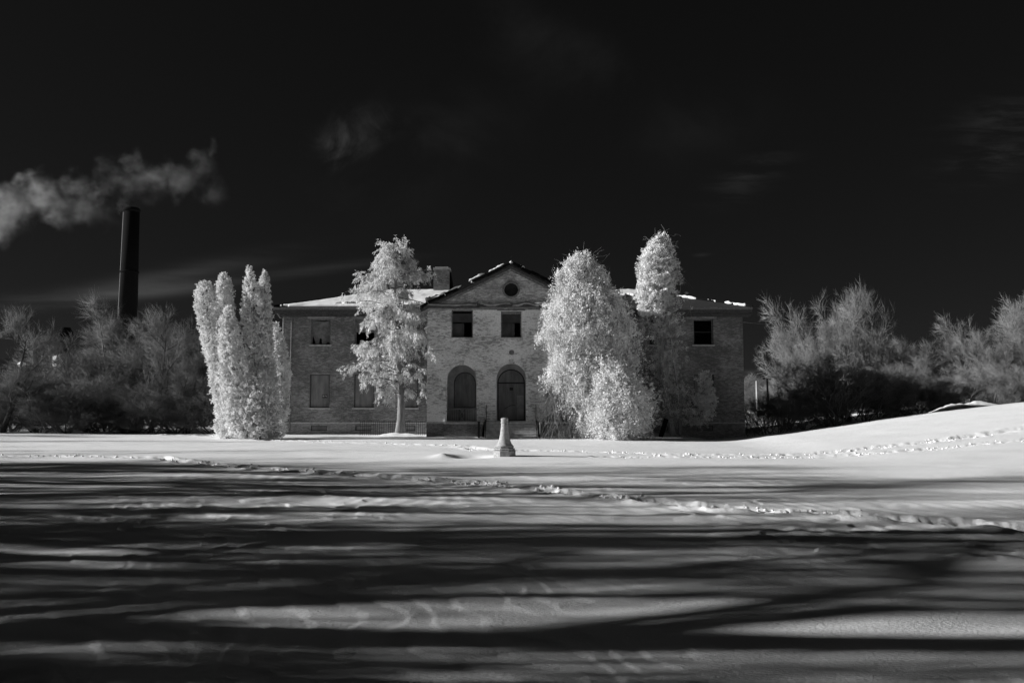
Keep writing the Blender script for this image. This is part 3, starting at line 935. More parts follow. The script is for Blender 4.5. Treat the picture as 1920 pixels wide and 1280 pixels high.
lumps("snow", [rk(CX - 4.6), rk(CX - 2.9)], 0.07, M_SNOW, 1, n=12)
lumps("snow", [rk(CX - 2.5, 0.2), rk(CX - 1.55, 0.2)], 0.10, M_SNOW, 2)
lumps("snow", [rk(CX - 2.35, 0.06), rk(CX - 2.0, 0.02)], 0.13, M_SNOW, 3, n=4)
lumps("snow", [rk(CX - 1.3), rk(CX - 0.35, 0.17)], 0.08, M_SNOW, 4)
lumps("snow", [rk(CX - 0.1, 0.14), rk(CX + 0.14, 0.1)], 0.10, M_SNOW, 5, n=3)
lumps("snow", [rk(CX + 0.45), rk(CX + 0.8, 0.15)], 0.05, M_SNOW, 6, n=4)
lumps("snow", [rk(CX + 1.9), rk(CX + 3.2, 0.15)], 0.045, M_SNOW, 7)
bchild(MB().bar((CX, YC, APEX + 0.1), (CX - 0.01, YC, APEX + 0.62), 0.02), "lightning_rod", M_IRON)
# snow on the outer slope of the gable roof and where roofs meet
lumps("snow", [(CX - 4.7, YC + 1.2, 8.0), (CX - 5.05, YC + 1.4, 8.2), (CX - 4.3, YC + 2.5, 8.4)], 0.25, M_SNOW, 8)

# pediment cornice with bent flashing
bchild(MB().box(CX - rx, CX - 1.9, YC - 0.30, YC - 0.003, EAVE_C - 0.10, EAVE_C + 0.06), "cornice", M_DARKW)
bchild(MB().box(CX - 1.88, CX + rx, YC - 0.22, YC - 0.003, EAVE_C - 0.04, EAVE_C + 0.10), "cornice", M_DARKW)
bchild(MB().box(CX - HW + 0.05, CX + HW - 0.05, YC - 0.10, YC - 0.004, EAVE_C - 0.20, EAVE_C - 0.105), "frieze", M_BRICK_WING)
def flashing(x0, x1, seed, amp, z):
    rg = random.Random(seed); n = 14; q = MB(); cols = []
    for k in range(n + 1):
        t = k / n; x = x0 + (x1 - x0) * t
        w = amp * math.sin(t * PI * 2.2 + seed) + rg.uniform(-0.012, 0.012)
        cols.append([(x, YC - 0.02, z + 0.17 + w * 0.3), (x, YC - 0.30, z + 0.10 + w), (x, YC - 0.34, z + 0.015 + w * 1.5)])
    for a, b in zip(cols[:-1], cols[1:]):
        for i in range(2): q.quad(a[i], a[i + 1], b[i + 1], b[i])
    o = bchild(q, "flashing", M_METAL)
    s = o.modifiers.new("s", "SOLIDIFY"); s.thickness = 0.012


flashing(CX - rx, CX - 1.95, 1, 0.015, EAVE_C + 0.0)
flashing(CX - 1.80, CX - 0.05, 2, 0.055, EAVE_C + 0.03)
flashing(CX + 0.08, CX + 1.6, 4, 0.05, EAVE_C + 0.02)
flashing(CX + 1.5, CX + rx, 5, 0.03, EAVE_C + 0.06)
bchild(MB().bar((CX - 1.92, YC - 0.36, EAVE_C - 0.12), (CX - 1.98, YC - 0.36, EAVE_C + 0.24), 0.05), "cornice_strap", M_IRON)
lumps("snow", [(CX + 1.35, YC - 0.25, EAVE_C + 0.18), (CX + 2.0, YC - 0.25, EAVE_C + 0.16)], 0.09, M_SNOW, 12, n=5)

# wing windows left side: snow blanket on the main roof's front slopes
def roof_pt(x, s):
    """point on the front slope: s=0 at the eave, 1 at the ridge"""
    return (x, ey0 + (RY - ey0) * s, ez + (RZ - ez) * s)


def slope_snow(x0, x1, keep, seed, thick=0.10, nx=120, ns=40):
    xs = np.linspace(x0, x1, nx); ss = np.linspace(0.0, 1.0, ns)
    X, Sg = np.meshgrid(xs, ss, indexing="ij")
    hipL = ex0 + (-RX - ex0) * Sg; hipR = ex1 + (RX - ex1) * Sg
    n = fbm(X / 0.8, Sg * 6, 3, seed)
    Zt = ez + (RZ - ez) * Sg + thick + 0.10 * n
    Y = ey0 + (RY - ey0) * Sg
    Vt = np.stack([X, Y, Zt], -1).reshape(-1, 3)
    Vb = np.stack([X, Y, ez + (RZ - ez) * Sg + 0.01], -1).reshape(-1, 3)
    i, j = np.meshgrid(np.arange(nx - 1), np.arange(ns - 1), indexing="ij")
    xm = (xs[i] + xs[i + 1]) / 2; sm_ = (ss[j] + ss[j + 1]) / 2
    ok = (xm > ex0 + (-RX - ex0) * sm_ + 0.15) & (xm < ex1 + (RX - ex1) * sm_ - 0.1) & keep(xm, sm_, fbm(xm / 0.9, sm_ * 7, 3, seed + 5))
    q = {}
    F = []
    idx = lambda a, b: a * ns + b
    nV = len(Vt)
    for a, b in zip(i[ok], j[ok]):
        F.append((idx(a, b), idx(a + 1, b), idx(a + 1, b + 1), idx(a, b + 1)))
        for (da, db, e0, e1) in ((0, -1, idx(a, b), idx(a + 1, b)), (1, 0, idx(a + 1, b), idx(a + 1, b + 1)), (0, 1, idx(a + 1, b + 1), idx(a, b + 1)), (-1, 0, idx(a, b + 1), idx(a, b))):
            aa, bb = a + da, b + db
            if not (0 <= aa < nx - 1 and 0 <= bb < ns - 1 and ok[aa, bb]):
                F.append((e0, nV + e0, nV + e1, e1))
    V = np.vstack([Vt, Vb])
    o = np_obj("snow", V, np.array(F), M_SNOW, bld, sm=False, kind="stuff")
    o.location = (0, -YC, 0)
    return o


hole = lambda x, s, cx, cs, rx_, rs: ((x - cx) / rx_) ** 2 + ((s - cs) / rs) ** 2 < 1
slope_snow(ex0, -3.0, lambda x, s, n: (s > 0.015 + 0.06 * (n + 0.1)) & ~hole(x, s, -10.1, 0.16, 0.5, 0.06) & ~hole(x, s, -9.0, 0.10, 0.5, 0.04) & ~hole(x, s, -10.9, 0.13, 0.25, 0.04), 3, nx=170)
slope_snow(3.0, ex1, lambda x, s, n: (s > 0.62 + 0.5 * n) & (x < 9.0) | ((s > 0.9 + 0.3 * n)), 9, nx=140)  # lower slope left snowless: shade of gable and tree shaped as bare slate
hip = lambda t: (ex1 + (RX - ex1) * t, ey0 + (RY - ey0) * t, ez + (RZ - ez) * t + 0.05)
for (a, b, r_, sd) in ((0.04, 0.22, 0.10, 21), (0.28, 0.36, 0.06, 22), (0.42, 0.62, 0.11, 23), (0.70, 0.80, 0.06, 24), (0.84, 0.99, 0.07, 25)):
    lumps("snow", [hip(a), hip(b)], r_, M_SNOW, sd, n=10)
hipl = lambda t: (ex0 + (-RX - ex0) * t, ey0 + (RY - ey0) * t, ez + (RZ - ez) * t + 0.06)
bchild(MB().tube([hipl(0.0), hipl(0.35), hipl(0.7), hipl(1.0)], 0.07, 6), "hip_tile", M_STACK)
bchild(MB().tube([hip(0.0), hip(1.0)], 0.06, 6), "hip_tile", M_STACK)
bchild(MB().tube([(-RX, RY, RZ + 0.05), (RX, RY, RZ + 0.05)], 0.08, 6), "ridge_tile", M_STACK)
bchild(MB().bar(roof_pt(6.15, 0.35), (6.15, roof_pt(6.15, 0.35)[1], roof_pt(0, 0.35)[2] + 0.7), 0.12), "vent_pipe", M_METAL)
# chimney
cxh = W(830, 520, RY).x
ch = bchild(MB().box(cxh - 0.60, cxh + 0.52, RY - 0.5, RY + 0.6, 8.8, 11.42), "chimney", M_BRICK_WING)
MB().box(cxh - 0.64, cxh + 0.56, RY - 0.54, RY + 0.64, 11.423, 11.56).obj("chimney_cap", M_STONE, ch)
MB().box(cxh - 0.5, cxh + 0.42, RY - 0.45, RY + 0.5, 11.563, 11.62).obj("snow_cap", M_SNOW, ch)
MB().plate([(cxh + 0.525, 9.0), (cxh + 0.86, 9.0), (cxh + 0.70, 10.6), (cxh + 0.56, 11.3), (cxh + 0.525, 11.3)], [], RY - 0.3, RY + 0.5).obj("chimney_flank", M_STACK, ch)  # shaded right side of the chimney, its darkness put into the colour

# iron fence round the area in front of the left wing
fence = thing("iron_fence", (-6.8, YW - 1.2, 0), "low black iron railing along the foot of the left wing behind the ragged cedar", "fence")
def fchild(mb, nm, m):
    o = mb.obj(nm, m, fence); o.location = (6.8, -(YW - 1.2), 0); return o
fx0, fx1 = wx(682, 805), CX - HW - 0.1
fchild(MB().bar((fx0, YW - 1.2, 0.86), (fx1, YW - 1.2, 0.86), 0.035).bar((fx0, YW - 1.2, 0.14), (fx1, YW - 1.2, 0.14), 0.03), "rail", M_IRON)
n = int((fx1 - fx0) / 0.13)
pr = None
for k in range(n + 1):
    x = fx0 + (fx1 - fx0) * k / n
    if pr is None:
        pr = MB().bar((0, 0, 0.02), (0, 0, 0.92), 0.024).obj("picket", M_IRON, fence); o = pr
    else:
        o = pr.copy(); C.objects.link(o); o.parent = fence
    o.location = (x + 6.8, 0, 0)

# ------------------------------------------------------------------ pedestal
pdx, pdy = PED
pdz = gz(pdx, pdy - 0.3) - 0.02
ped = thing("stone_pedestal", (pdx, pdy, pdz), "tapered concrete pedestal standing alone on the snowy lawn before the steps", "pedestal")
MB().lathe([(0.405, -0.2), (0.41, 0.02), (0.41, 0.20), (0.395, 0.215)], 0, 0, 8, R(22.5)).obj("base", M_CONC, ped, bevel=0.012)
MB().lathe([(0.33, 0.216), (0.385, 0.240), (0.385, 0.275), (0.33, 0.290), (0.31, 0.300), (0.345, 0.318), (0.345, 0.342), (0.29, 0.355)], 0, 0, 8, R(22.5)).obj("moulding", M_CONC, ped)
MB().lathe([(0.325, 0.356), (0.285, 0.39), (0.235, 0.46), (0.198, 0.56), (0.168, 0.68), (0.146, 0.82), (0.130, 0.96), (0.120, 1.08), (0.116, 1.14)], 0, 0, 20).obj("shaft", M_CONC, ped, sm=True)
MB().lathe([(0.134, 1.141), (0.136, 1.17), (0.122, 1.18), (0.120, 1.25), (0.130, 1.26), (0.130, 1.30), (0.10, 1.315)], 0, 0, 20).obj("collar", M_CONC, ped)
MB().lathe([(0.10, 1.316), (0.10, 1.335)], 0.03, 0, 16).obj("top_plate", M_FRAME, ped)

# ------------------------------------------------------------------ plants: branches
def unit(a): return a / (np.linalg.norm(a, axis=-1, keepdims=True) + 1e-9)


def tube_np(P, Rd, sides):
    """P (B,m,3) polylines, Rd (B,m) radii -> verts, quad faces"""
    B, m = P.shape[:2]
    D = unit(P[:, -1] - P[:, 0])
    ref = np.where(np.abs(D[:, 2:3]) < 0.9, np.array([[0, 0, 1.0]]), np.array([[0, 1.0, 0]]))
    a = unit(np.cross(D, ref)); b = np.cross(D, a)
    t = np.arange(sides) * 2 * PI / sides
    ring = a[:, None, :] * np.cos(t)[None, :, None] + b[:, None, :] * np.sin(t)[None, :, None]
    V = P[:, :, None, :] + ring[:, None, :, :] * Rd[:, :, None, None]
    bi, i, k = np.meshgrid(np.arange(B), np.arange(m - 1), np.arange(sides), indexing="ij")
    k2 = (k + 1) % sides
    o = bi * m * sides
    F = np.stack([o + i * sides + k, o + i * sides + k2, o + (i + 1) * sides + k2, o + (i + 1) * sides + k], -1).reshape(-1, 4)
    return V.reshape(-1, 3), F


def spike_np(P, Rd):
    """two-point twigs -> 3 sided spikes, as degenerate free triangles"""
    p, q = P[:, 0], P[:, -1]
    D = unit(q - p)
    ref = np.where(np.abs(D[:, 2:3]) < 0.9, np.array([[0, 0, 1.0]]), np.array([[0, 1.0, 0]]))
    a = unit(np.cross(D, ref)); b = np.cross(D, a); r = Rd[:, :1]
    v = [p + (a * math.cos(t) + b * math.sin(t)) * r for t in (0, 2.094, 4.189)] + [q]
    V = np.stack(v, 1).reshape(-1, 3)
    o = np.arange(len(p))[:, None] * 4
    F = np.concatenate([o + np.array([[0, 1, 3]]), o + np.array([[1, 2, 3]]), o + np.array([[2, 0, 3]])], 0)
    return V, F


def spawn(rng, P, Rd, n, t0, t1, length, ang, up, m, wig, rr, lvar=0.4, lfall=0.5, curve=0.0, rmin=0.004, taper=0.3):
    B, mp = P.shape[:2]
    idx = np.repeat(np.arange(B), n)
    t = rng.uniform(t0, t1, len(idx))
    s = t * (mp - 1); i = np.minimum(s.astype(int), mp - 2); f = (s - i)[:, None]
    pos = P[idx, i] * (1 - f) + P[idx, i + 1] * f
    tan = unit(P[idx, i + 1] - P[idx, i])
    r0 = (Rd[idx, i] * (1 - f[:, 0]) + Rd[idx, i + 1] * f[:, 0]) * rr
    rnd = unit(rng.normal(size=(len(idx), 3)))
    perp = unit(np.cross(tan, rnd))
    a = R(ang) * rng.uniform(0.6, 1.35, len(idx))[:, None]
    d = unit(tan * np.cos(a) + perp * np.sin(a) + np.array([[0, 0, up]]))
    L = length * (1 - lfall * t) * rng.uniform(1 - lvar, 1 + lvar, len(idx))
    Q = [pos]
    for k in range(m - 1):
        d = unit(d + rng.normal(size=d.shape) * wig + np.array([[0, 0, curve]]))
        Q.append(Q[-1] + d * (L / (m - 1))[:, None])
    Q = np.stack(Q, 1)
    r0 = np.maximum(r0, rmin)
    RR = r0[:, None] * np.linspace(1, taper, m)[None, :]
    return Q, RR


def merge(parts):
    V = []; F = []; n = 0
    for v, f in parts:
        V.append(v); F.append(f + n); n += len(v)
    return np.vstack(V), np.vstack(F)


def quads_to_tris(F): return np.concatenate([F[:, [0, 1, 2]], F[:, [0, 2, 3]]], 0)


def bare_tree(seed, h, r, spread=0.8, trunks=1, lean=(0, 0), twign=7, twl=0.45, lv=(9, 7, 6), ang=42, up=0.25, first=0.25, twr=0.007, low=False, splay=0.5, l1r=0.55, l1w=0.15, fork=0.008, extra=8):
    """returns (trunk V,F) and (crown V,F), base at the origin"""
    rng = np.random.default_rng(seed)
    m = 8
    B = trunks
    P = np.zeros((B, m, 3)); 
    for b in range(B):
        d = np.array([rng.normal() * splay * (B > 1) + lean[0], rng.normal() * splay * (B > 1) + lean[1], 1.0]); d /= np.linalg.norm(d)
        p = np.array([rng.normal() * 0.25 * (B > 1), rng.normal() * 0.25 * (B > 1), -0.3])
        hh = h * (rng.uniform(0.65, 1.0) if B > 1 else 0.92)
        for k in range(m):
            P[b, k] = p; p = p + d * hh / (m - 1); d = d + rng.normal(size=3) * 0.10; d[2] += 0.06; d /= np.linalg.norm(d)
    Rt = np.linspace(1, 0.18, m)[None, :] * r * np.ones((B, 1))
    L1 = spawn(rng, P, Rt, lv[0], first, 0.97, h * 0.48 * spread, ang, up, 7, l1w, l1r, 0.3, 0.55, 0.07)
    L2 = spawn(rng, L1[0], L1[1], lv[1], 0.15, 1.0, h * 0.20 * spread, 40, 0.12, 5, 0.17, 0.55, 0.4, 0.5, 0.05, fork)
    L3 = spawn(rng, L2[0], L2[1], lv[2], 0.1, 1.0, h * 0.085 * spread, 42, 0.08, 4, 0.2, 0.6, 0.4, 0.4, 0.03, 0.006)
    L4 = spawn(rng, L3[0], L3[1], twign, 0.05, 1.0, twl, 26, 0.12, 2, 0.15, 0.7, 0.5, 0.2, 0.0, twr)
    L4b = spawn(rng, L2[0], L2[1], extra, 0.05, 1.0, twl * 1.6, 34, 0.1, 2, 0.15, 0.5, 0.5, 0.2, 0.0, twr)
    tv, tf = merge([tube_np(P, Rt, 8), tube_np(*L1, 5)])
    c1 = merge([tube_np(*L2, 4), tube_np(*L3, 3)])
    c1 = (c1[0], quads_to_tris(c1[1]))
    cv, cf = merge([c1, spike_np(*L4), spike_np(*L4b)])
    return (tv, tf), (cv, cf)


PROTO = {}
def bare_proto(key, *a, **k):
    tr, cr = bare_tree(*a, **k)
    PROTO[key] = (np_mesh(key + "_trunk", tr[0], tr[1], None, True), np_mesh(key + "_crown", cr[0], cr[1], None))


def place_bare(key, name, x, y, s, rz, label, cat, mt, mc, group=None, sx=1.0, z=None):
    o = thing(name, (x, y, gz(x, y) if z is None else z), label, cat, group, rz)
    o.scale = (s * sx, s * sx, s)
    for nm, me, m in (("trunk", PROTO[key][0], mt), ("crown", PROTO[key][1], mc)):
        me2 = me
        if me.materials and me.materials[0] != m or not me.materials:
            if not me.materials: me.materials.append(m)
            else:
                me2 = PROTO.get((key, nm, m.name))
                if me2 is None:
                    me2 = me.copy(); me2.materials.clear(); me2.materials.append(m); PROTO[(key, nm, m.name)] = me2
        c = bpy.data.objects.new(nm, me2); finish(c, o)
    return o


bare_proto("big", 101, 17, 0.46, 0.92, 1, twign=6, lv=(14, 8, 6), twl=0.6, twr=0.008, first=0.2)
bare_proto("bigb", 102, 17, 0.50, 0.95, 1, twign=6, lv=(16, 8, 6), twl=0.6, twr=0.008, first=0.12)
bare_proto("limb", 107, 17, 0.46, 1.1, 1, twign=5, lv=(11, 7, 6), twl=0.6, twr=0.007, first=0.12, ang=52, up=0.15, l1r=0.5, l1w=0.22)
bare_proto("bush", 103, 7, 0.07, 1.15, 9, twign=4, lv=(9, 6, 5), twl=0.55, ang=36, first=0.12, twr=0.007, splay=0.42, up=0.3, fork=0.014, extra=5, l1w=0.2)
bare_proto("bushb", 104, 6, 0.06, 1.3, 10, twign=4, lv=(8, 6, 5), twl=0.55, ang=42, first=0.06, twr=0.007, splay=0.6, up=0.15, fork=0.013, extra=5, l1w=0.22)
bare_proto("slim", 105, 9, 0.11, 0.6, 2, twign=5, lv=(14, 6, 5), twl=0.7, ang=26, up=0.6, first=0.25, twr=0.0055, splay=0.15)
bare_proto("wide", 106, 8, 0.20, 1.1, 1, twign=6, lv=(10, 8, 6), twl=0.65, ang=58, up=0.05, first=0.12, twr=0.006, lean=(0.25, 0))

# off-frame big trees whose shadows streak the snow (they stand left of the view)
shade = []
_sr = random.Random(17)
for (x, y, s_, k_) in [(-17, 1.0, 0.95, "limb"), (-22, 6.0, 1.0, "limb"), (-29, 10.5, 1.0, "limb"), (-40, 4.5, 1.3, "limb"), (-46, 9.0, 1.25, "limb"), (-52, 2.0, 1.3, "limb"),  (-31, 19.0, 0.80, "big"), (-40, 25.0, 0.80, "bigb"), (-30, 22.5, 0.74, "bigb"), (-28, 15.5, 0.78, "bigb"), (-26, 11.5, 0.8, "big"), (-60, 5.0, 1.4, "limb"), (-57, 7.5, 1.35, "bigb"), (-54, 17.5, 1.1, "bigb"), (-58, 23.0, 1.0, "big"),
                   (-36, 13.5, 0.95, "limb"), (-44, 17.0, 0.95, "limb"), (-50, 21.5, 0.92, "limb"), (-46, 27.0, 0.70, "limb"),
                   (-46, 33.0, 0.70, "limb"), (-45, 40.5, 0.62, "limb"), (-66, 52.0, 0.95, "big"), (-74, 62.0, 1.0, "big"), (-80, 76.0, 1.0, "bigb"), (-54, 46.0, 0.6, "big")]:
    shade.append((k_, x, y, s_, _sr.uniform(0, 6.28)))
for i, (k, x, y, s, rz) in enumerate(shade):
    place_bare(k, "shade_tree", x, y, s, rz, "tall bare tree beyond the left edge, its long shadow lying over the snow", "tree", M_BARK, M_TWIGD, "tall bare trees beyond the left edge")

# ------------------------------------------------------------------ leafy trees
def leaves_np(rng, P, D, ln, wd, droop=0.0):
    """one folded rhombic leaf (2 triangles) per point P pointing along D"""
    n = len(P)
    D = unit(D + np.array([[0, 0, -droop]]))
    s = unit(np.cross(D, rng.normal(size=(n, 3))))
    up = np.cross(D, s)
    l = (ln * rng.uniform(0.6, 1.3, n))[:, None]; w = (wd * rng.uniform(0.7, 1.3, n))[:, None]
    a = P; b = P + D * l * 0.5 + s * w * 0.5 + up * w * 0.2; c = P + D * l; d = P + D * l * 0.5 - s * w * 0.5 + up * w * 0.2
    V = np.stack([a, b, c, d], 1).reshape(-1, 3)
    o = np.arange(n)[:, None] * 4
    F = np.concatenate([o + np.array([[0, 1, 2]]), o + np.array([[0, 2, 3]])], 0)
    return V, F


def clump_cloud(rng, Cn, Nn, rad, per, ln, wd, outward=1.0, upb=0.3, droop=0.0, coh=0.6):
    """sprays of leaves at centres Cn: the leaves of one spray share a rough direction and plane"""
    n = len(Cn)
    axis = unit(Nn * outward + rng.normal(size=(n, 3)) * 0.75 + np.array([[0, 0, upb]]))
    plane = unit(rng.normal(size=(n, 3)))
    idx = np.repeat(np.arange(n), per)
    r_ = rad[idx] if isinstance(rad, np.ndarray) else rad
    t = rng.uniform(-0.5, 1.1, len(idx)); w = (1 - 0.6 * np.abs(t)) * 0.75
    side = unit(np.cross(axis, plane))
    thick = unit(np.cross(axis, side))
    P = Cn[idx] + axis[idx] * (t * r_ * 1.3)[:, None] + side[idx] * (rng.normal(size=len(idx)) * w * r_ * 0.6)[:, None] + thick[idx] * (rng.normal(size=len(idx)) * r_ * 0.3)[:, None]
    D = unit(axis[idx] + 0.75 * (1 - coh) * 2 * rng.normal(size=(len(idx), 3)) + np.array([[0, 0, -droop]]))
    m = len(P)
    nn = unit(thick[idx] + 0.7 * rng.normal(size=(m, 3)))
    s_ = unit(np.cross(D, nn)); up = np.cross(D, s_)
    l = (ln * rng.uniform(0.4, 1.7, m))[:, None]; w_ = (wd * rng.uniform(0.5, 1.5, m))[:, None]
    a = P; b = P + D * l * 0.5 + s_ * w_ * 0.5 + up * w_ * 0.2; c = P + D * l; d = P + D * l * 0.5 - s_ * w_ * 0.5 + up * w_ * 0.2
    V = np.stack([a, b, c, d], 1).reshape(-1, 3)
    o = np.arange(m)[:, None] * 4
    return V, np.concatenate([o + np.array([[0, 1, 2]]), o + np.array([[0, 2, 3]])], 0)


def hanging(rng, Cn, Nn, n, length, per, ln, wd, sway=0.12, out=0.35, jit=0.05):
    """leafy hanging strands"""
    i = rng.integers(0, len(Cn), n); p = Cn[i]; m = 5
    d = unit(Nn[i] * out + np.array([[0, 0, -1.0]]) + rng.normal(size=(n, 3)) * 0.2)
    Q = [p]; L = length * rng.uniform(0.4, 1.4, n)
    for k in range(m - 1):
        d = unit(d + rng.normal(size=d.shape) * sway + np.array([[0, 0, -0.15]])); Q.append(Q[-1] + d * (L / (m - 1))[:, None])
    Q = np.stack(Q, 1)
    idx = np.repeat(np.arange(n), per); s_ = rng.uniform(0, m - 1.001, len(idx)); k = s_.astype(int); f = (s_ - k)[:, None]
    P = Q[idx, k] * (1 - f) + Q[idx, k + 1] * f + rng.normal(size=(len(idx), 3)) * jit
    T = unit(Q[idx, k + 1] - Q[idx, k])
    return leaves_np(rng, P, unit(T + 0.6 * rng.normal(size=T.shape)), ln, wd)


def outline_crown(rng, prof, cy, n, depth=0.8, lump=0.14, thr=None, skin=(0.72, 1.04), seed=0, inner_frac=0.25, stray=0.10):
    """prof: list of (z, x_left, x_right). Points near the skin of stacked ellipses plus some inside."""
    prof = sorted(prof); zs = np.array([p[0] for p in prof]); xl = np.array([p[1] for p in prof]); xr = np.array([p[2] for p in prof])
    wmax = (xr - xl)
    # sample z by width
    zz = rng.uniform(zs[0], zs[-1], n * 3)
    w = np.interp(zz, zs, wmax)
    zz = zz[rng.uniform(0, 1, len(zz)) < (w + 0.2) / (wmax.max() + 0.2)][:n]
    w = np.interp(zz, zs, wmax); xc = (np.interp(zz, zs, xl) + np.interp(zz, zs, xr)) / 2
    th = rng.uniform(0, 2 * PI, len(zz))
    rr = rng.uniform(skin[0], skin[1], len(zz)); rr = np.where(rng.uniform(0, 1, len(zz)) < stray, rr * rng.uniform(1.05, 1.2, len(zz)), rr); ins = rng.uniform(0, 1, len(zz)) < inner_frac; rr[ins] = rng.uniform(0.2, skin[0], ins.sum())
    lm = 1 + lump * 2 * fbm(th / 0.5 + seed, zz / 0.7, 2, 200 + seed)
    hx = w / 2; hy = w / 2 * depth
    x = xc + hx * rr * lm * np.cos(th); y = cy + hy * rr * lm * np.sin(th)
    # slope of the profile for the normal
    dw = np.interp(zz + 0.2, zs, wmax) - np.interp(zz - 0.2, zs, wmax)
    Nn = unit(np.stack([np.cos(th), np.sin(th), -dw / 0.8], -1))
    Cn = np.stack([x, y, zz], -1)
    if thr is not None:
        g = fbm(th * w / 2 / 0.6 + 3 + seed, zz / 0.55, 2, 300 + seed)
        k = g > thr(zz)
        Cn, Nn = Cn[k], Nn[k]
    return Cn, Nn


def prof_px(rows, D):
    out = []
    for (py, x0, x1) in rows:
        a = W(x0, py, D); b = W(x1, py, D); out.append((a.z, a.x, b.x))
    return out


def local(V, o): return V - np.array([o.location], dtype=float)


def strands(rng, Cn, n, length, r, sway=0.15, m=5, down=1.0, out=0.3):
    """thin hanging or arching stems starting at points Cn"""
    i = rng.integers(0, len(Cn), n); p = Cn[i]
    d = unit(np.stack([rng.normal(size=n) * out, rng.normal(size=n) * out, np.full(n, -down)], -1))
    Q = [p]; L = length * rng.uniform(0.4, 1.2, n)
    for k in range(m - 1):
        d = unit(d + rng.normal(size=d.shape) * sway); Q.append(Q[-1] + d * (L / (m - 1))[:, None])
    Q = np.stack(Q, 1)
    v, f = tube_np(Q, np.full((n, 1), r) * np.linspace(1, 0.5, m)[None, :], 3)
    return v, quads_to_tris(f)


# --- arborvitae clump on the left (several spires from one foot)
DA = 45.0
rng = np.random.default_rng(5)
base = W(465, 818, DA)
arb = thing("arborvitae", (base.x, DA, gz(base.x, DA)), "pale multi-stemmed arborvitae with six pointed spires left of the building", "tree")
cols = [
    ([(532, 372, 396), (550, 364, 408), (590, 366, 412), (640, 378, 418), (700, 392, 432), (760, 400, 448), (820, 403, 455)], -0.4),
    ([(513, 415, 424), (530, 406, 434), (560, 403, 438), (620, 402, 440), (700, 408, 442), (780, 414, 450)], 0.7),
    ([(574, 426, 434), (600, 412, 444), (640, 408, 452), (700, 410, 468), (760, 418, 490), (818, 425, 500)], -1.1),
    ([(501, 463, 469), (520, 459, 478), (560, 452, 492), (620, 450, 500), (700, 452, 510), (780, 455, 515), (818, 458, 512)], 0.3),
    ([(511, 492, 499), (530, 488, 504), (570, 484, 508), (640, 484, 512), (720, 488, 520), (800, 490, 522), (820, 492, 522)], 0.9),
    ([(700, 470, 500), (730, 450, 515), (770, 440, 525), (800, 440, 528), (821, 450, 524)], -1.2),
]
for rows, dy in cols:
    pf = prof_px(rows, DA + dy)
    pf = [(z_, a_ + min(0.045, (b_ - a_) * 0.2), b_ - min(0.045, (b_ - a_) * 0.2)) for z_, a_, b_ in pf]
    Cn, Nn = outline_crown(rng, pf, DA + dy, 1500 if len(rows) > 5 else 1050, 0.85, 0.20, None, (0.70, 1.0), seed=int(rows[0][0]), inner_frac=0.15, stray=0.0)
    # clumps droop in little upright fans
    rad = rng.uniform(0.05, 0.13, len(Cn))
    v1 = clump_cloud(rng, Cn, Nn, rad, 26, 0.075, 0.045, 0.9, 0.9)
    c = np_obj("crown", local(v1[0], arb), v1[1], M_LEAF_C, arb)
    tx = pf and [(p[1] + p[2]) / 2 for p in sorted(pf)]
    zz = [p[0] for p in sorted(pf)]
    q = MB().tube([(tx[k] - arb.location.x, dy, zz[k] - arb.location.z - (0.3 if k == 0 else 0)) for k in range(len(zz))], [0.12 * (1 - k / len(zz)) + 0.02 for k in range(len(zz))], 6)
    q.obj("trunk", M_BARK, arb)
# the small separate one by the corner
DS = 47.5
p = W(524, 815, DS)
arb2 = thing("arborvitae", (p.x, DS, gz(p.x, DS)), "small slender arborvitae between the tall clump and the left corner of the building", "tree")
pf = prof_px([(606, 514, 518), (625, 510, 526), (660, 508, 536), (700, 508, 542), (750, 508, 540), (815, 508, 532)], DS)
Cn, Nn = outline_crown(rng, pf, DS, 900, 0.85, 0.16, None, (0.6, 1.02), seed=77)
v1 = clump_cloud(rng, Cn, Nn, rng.uniform(0.07, 0.17, len(Cn)), 30, 0.085, 0.05, 1.0, 0.5)
np_obj("crown", local(v1[0], arb2), v1[1], M_LEAF_C, arb2)
MB().tube([(0, 0, -0.3), (0.05, 0, 5.0)], [0.09, 0.02], 6).obj("trunk", M_BARK, arb2)

# --- ragged cedar
DC = 49.3
rng = np.random.default_rng(8)
p = W(750, 812, DC)
ced = thing("cedar_tree", (p.x, DC, gz(p.x, DC)), "ragged pale conifer with drooping branches hiding the left wing beside the gable", "tree")
H = W(737, 456, DC).z - ced.location.z
mT = 12
tp = np.zeros((1, mT, 3))
for k in range(mT):
    t = k / (mT - 1)
    tp[0, k] = (-0.35 * t + 0.12 * math.sin(t * 7), 0.1 * math.sin(t * 5), -0.2 + t * (H + 0.1))
tr_ = np.linspace(0.26, 0.02, mT)[None, :]; tr_[0, 0] = 0.36
v, f = tube_np(tp, tr_, 12)
np_obj("trunk", v, f, M_BARKM, ced, sm=True)
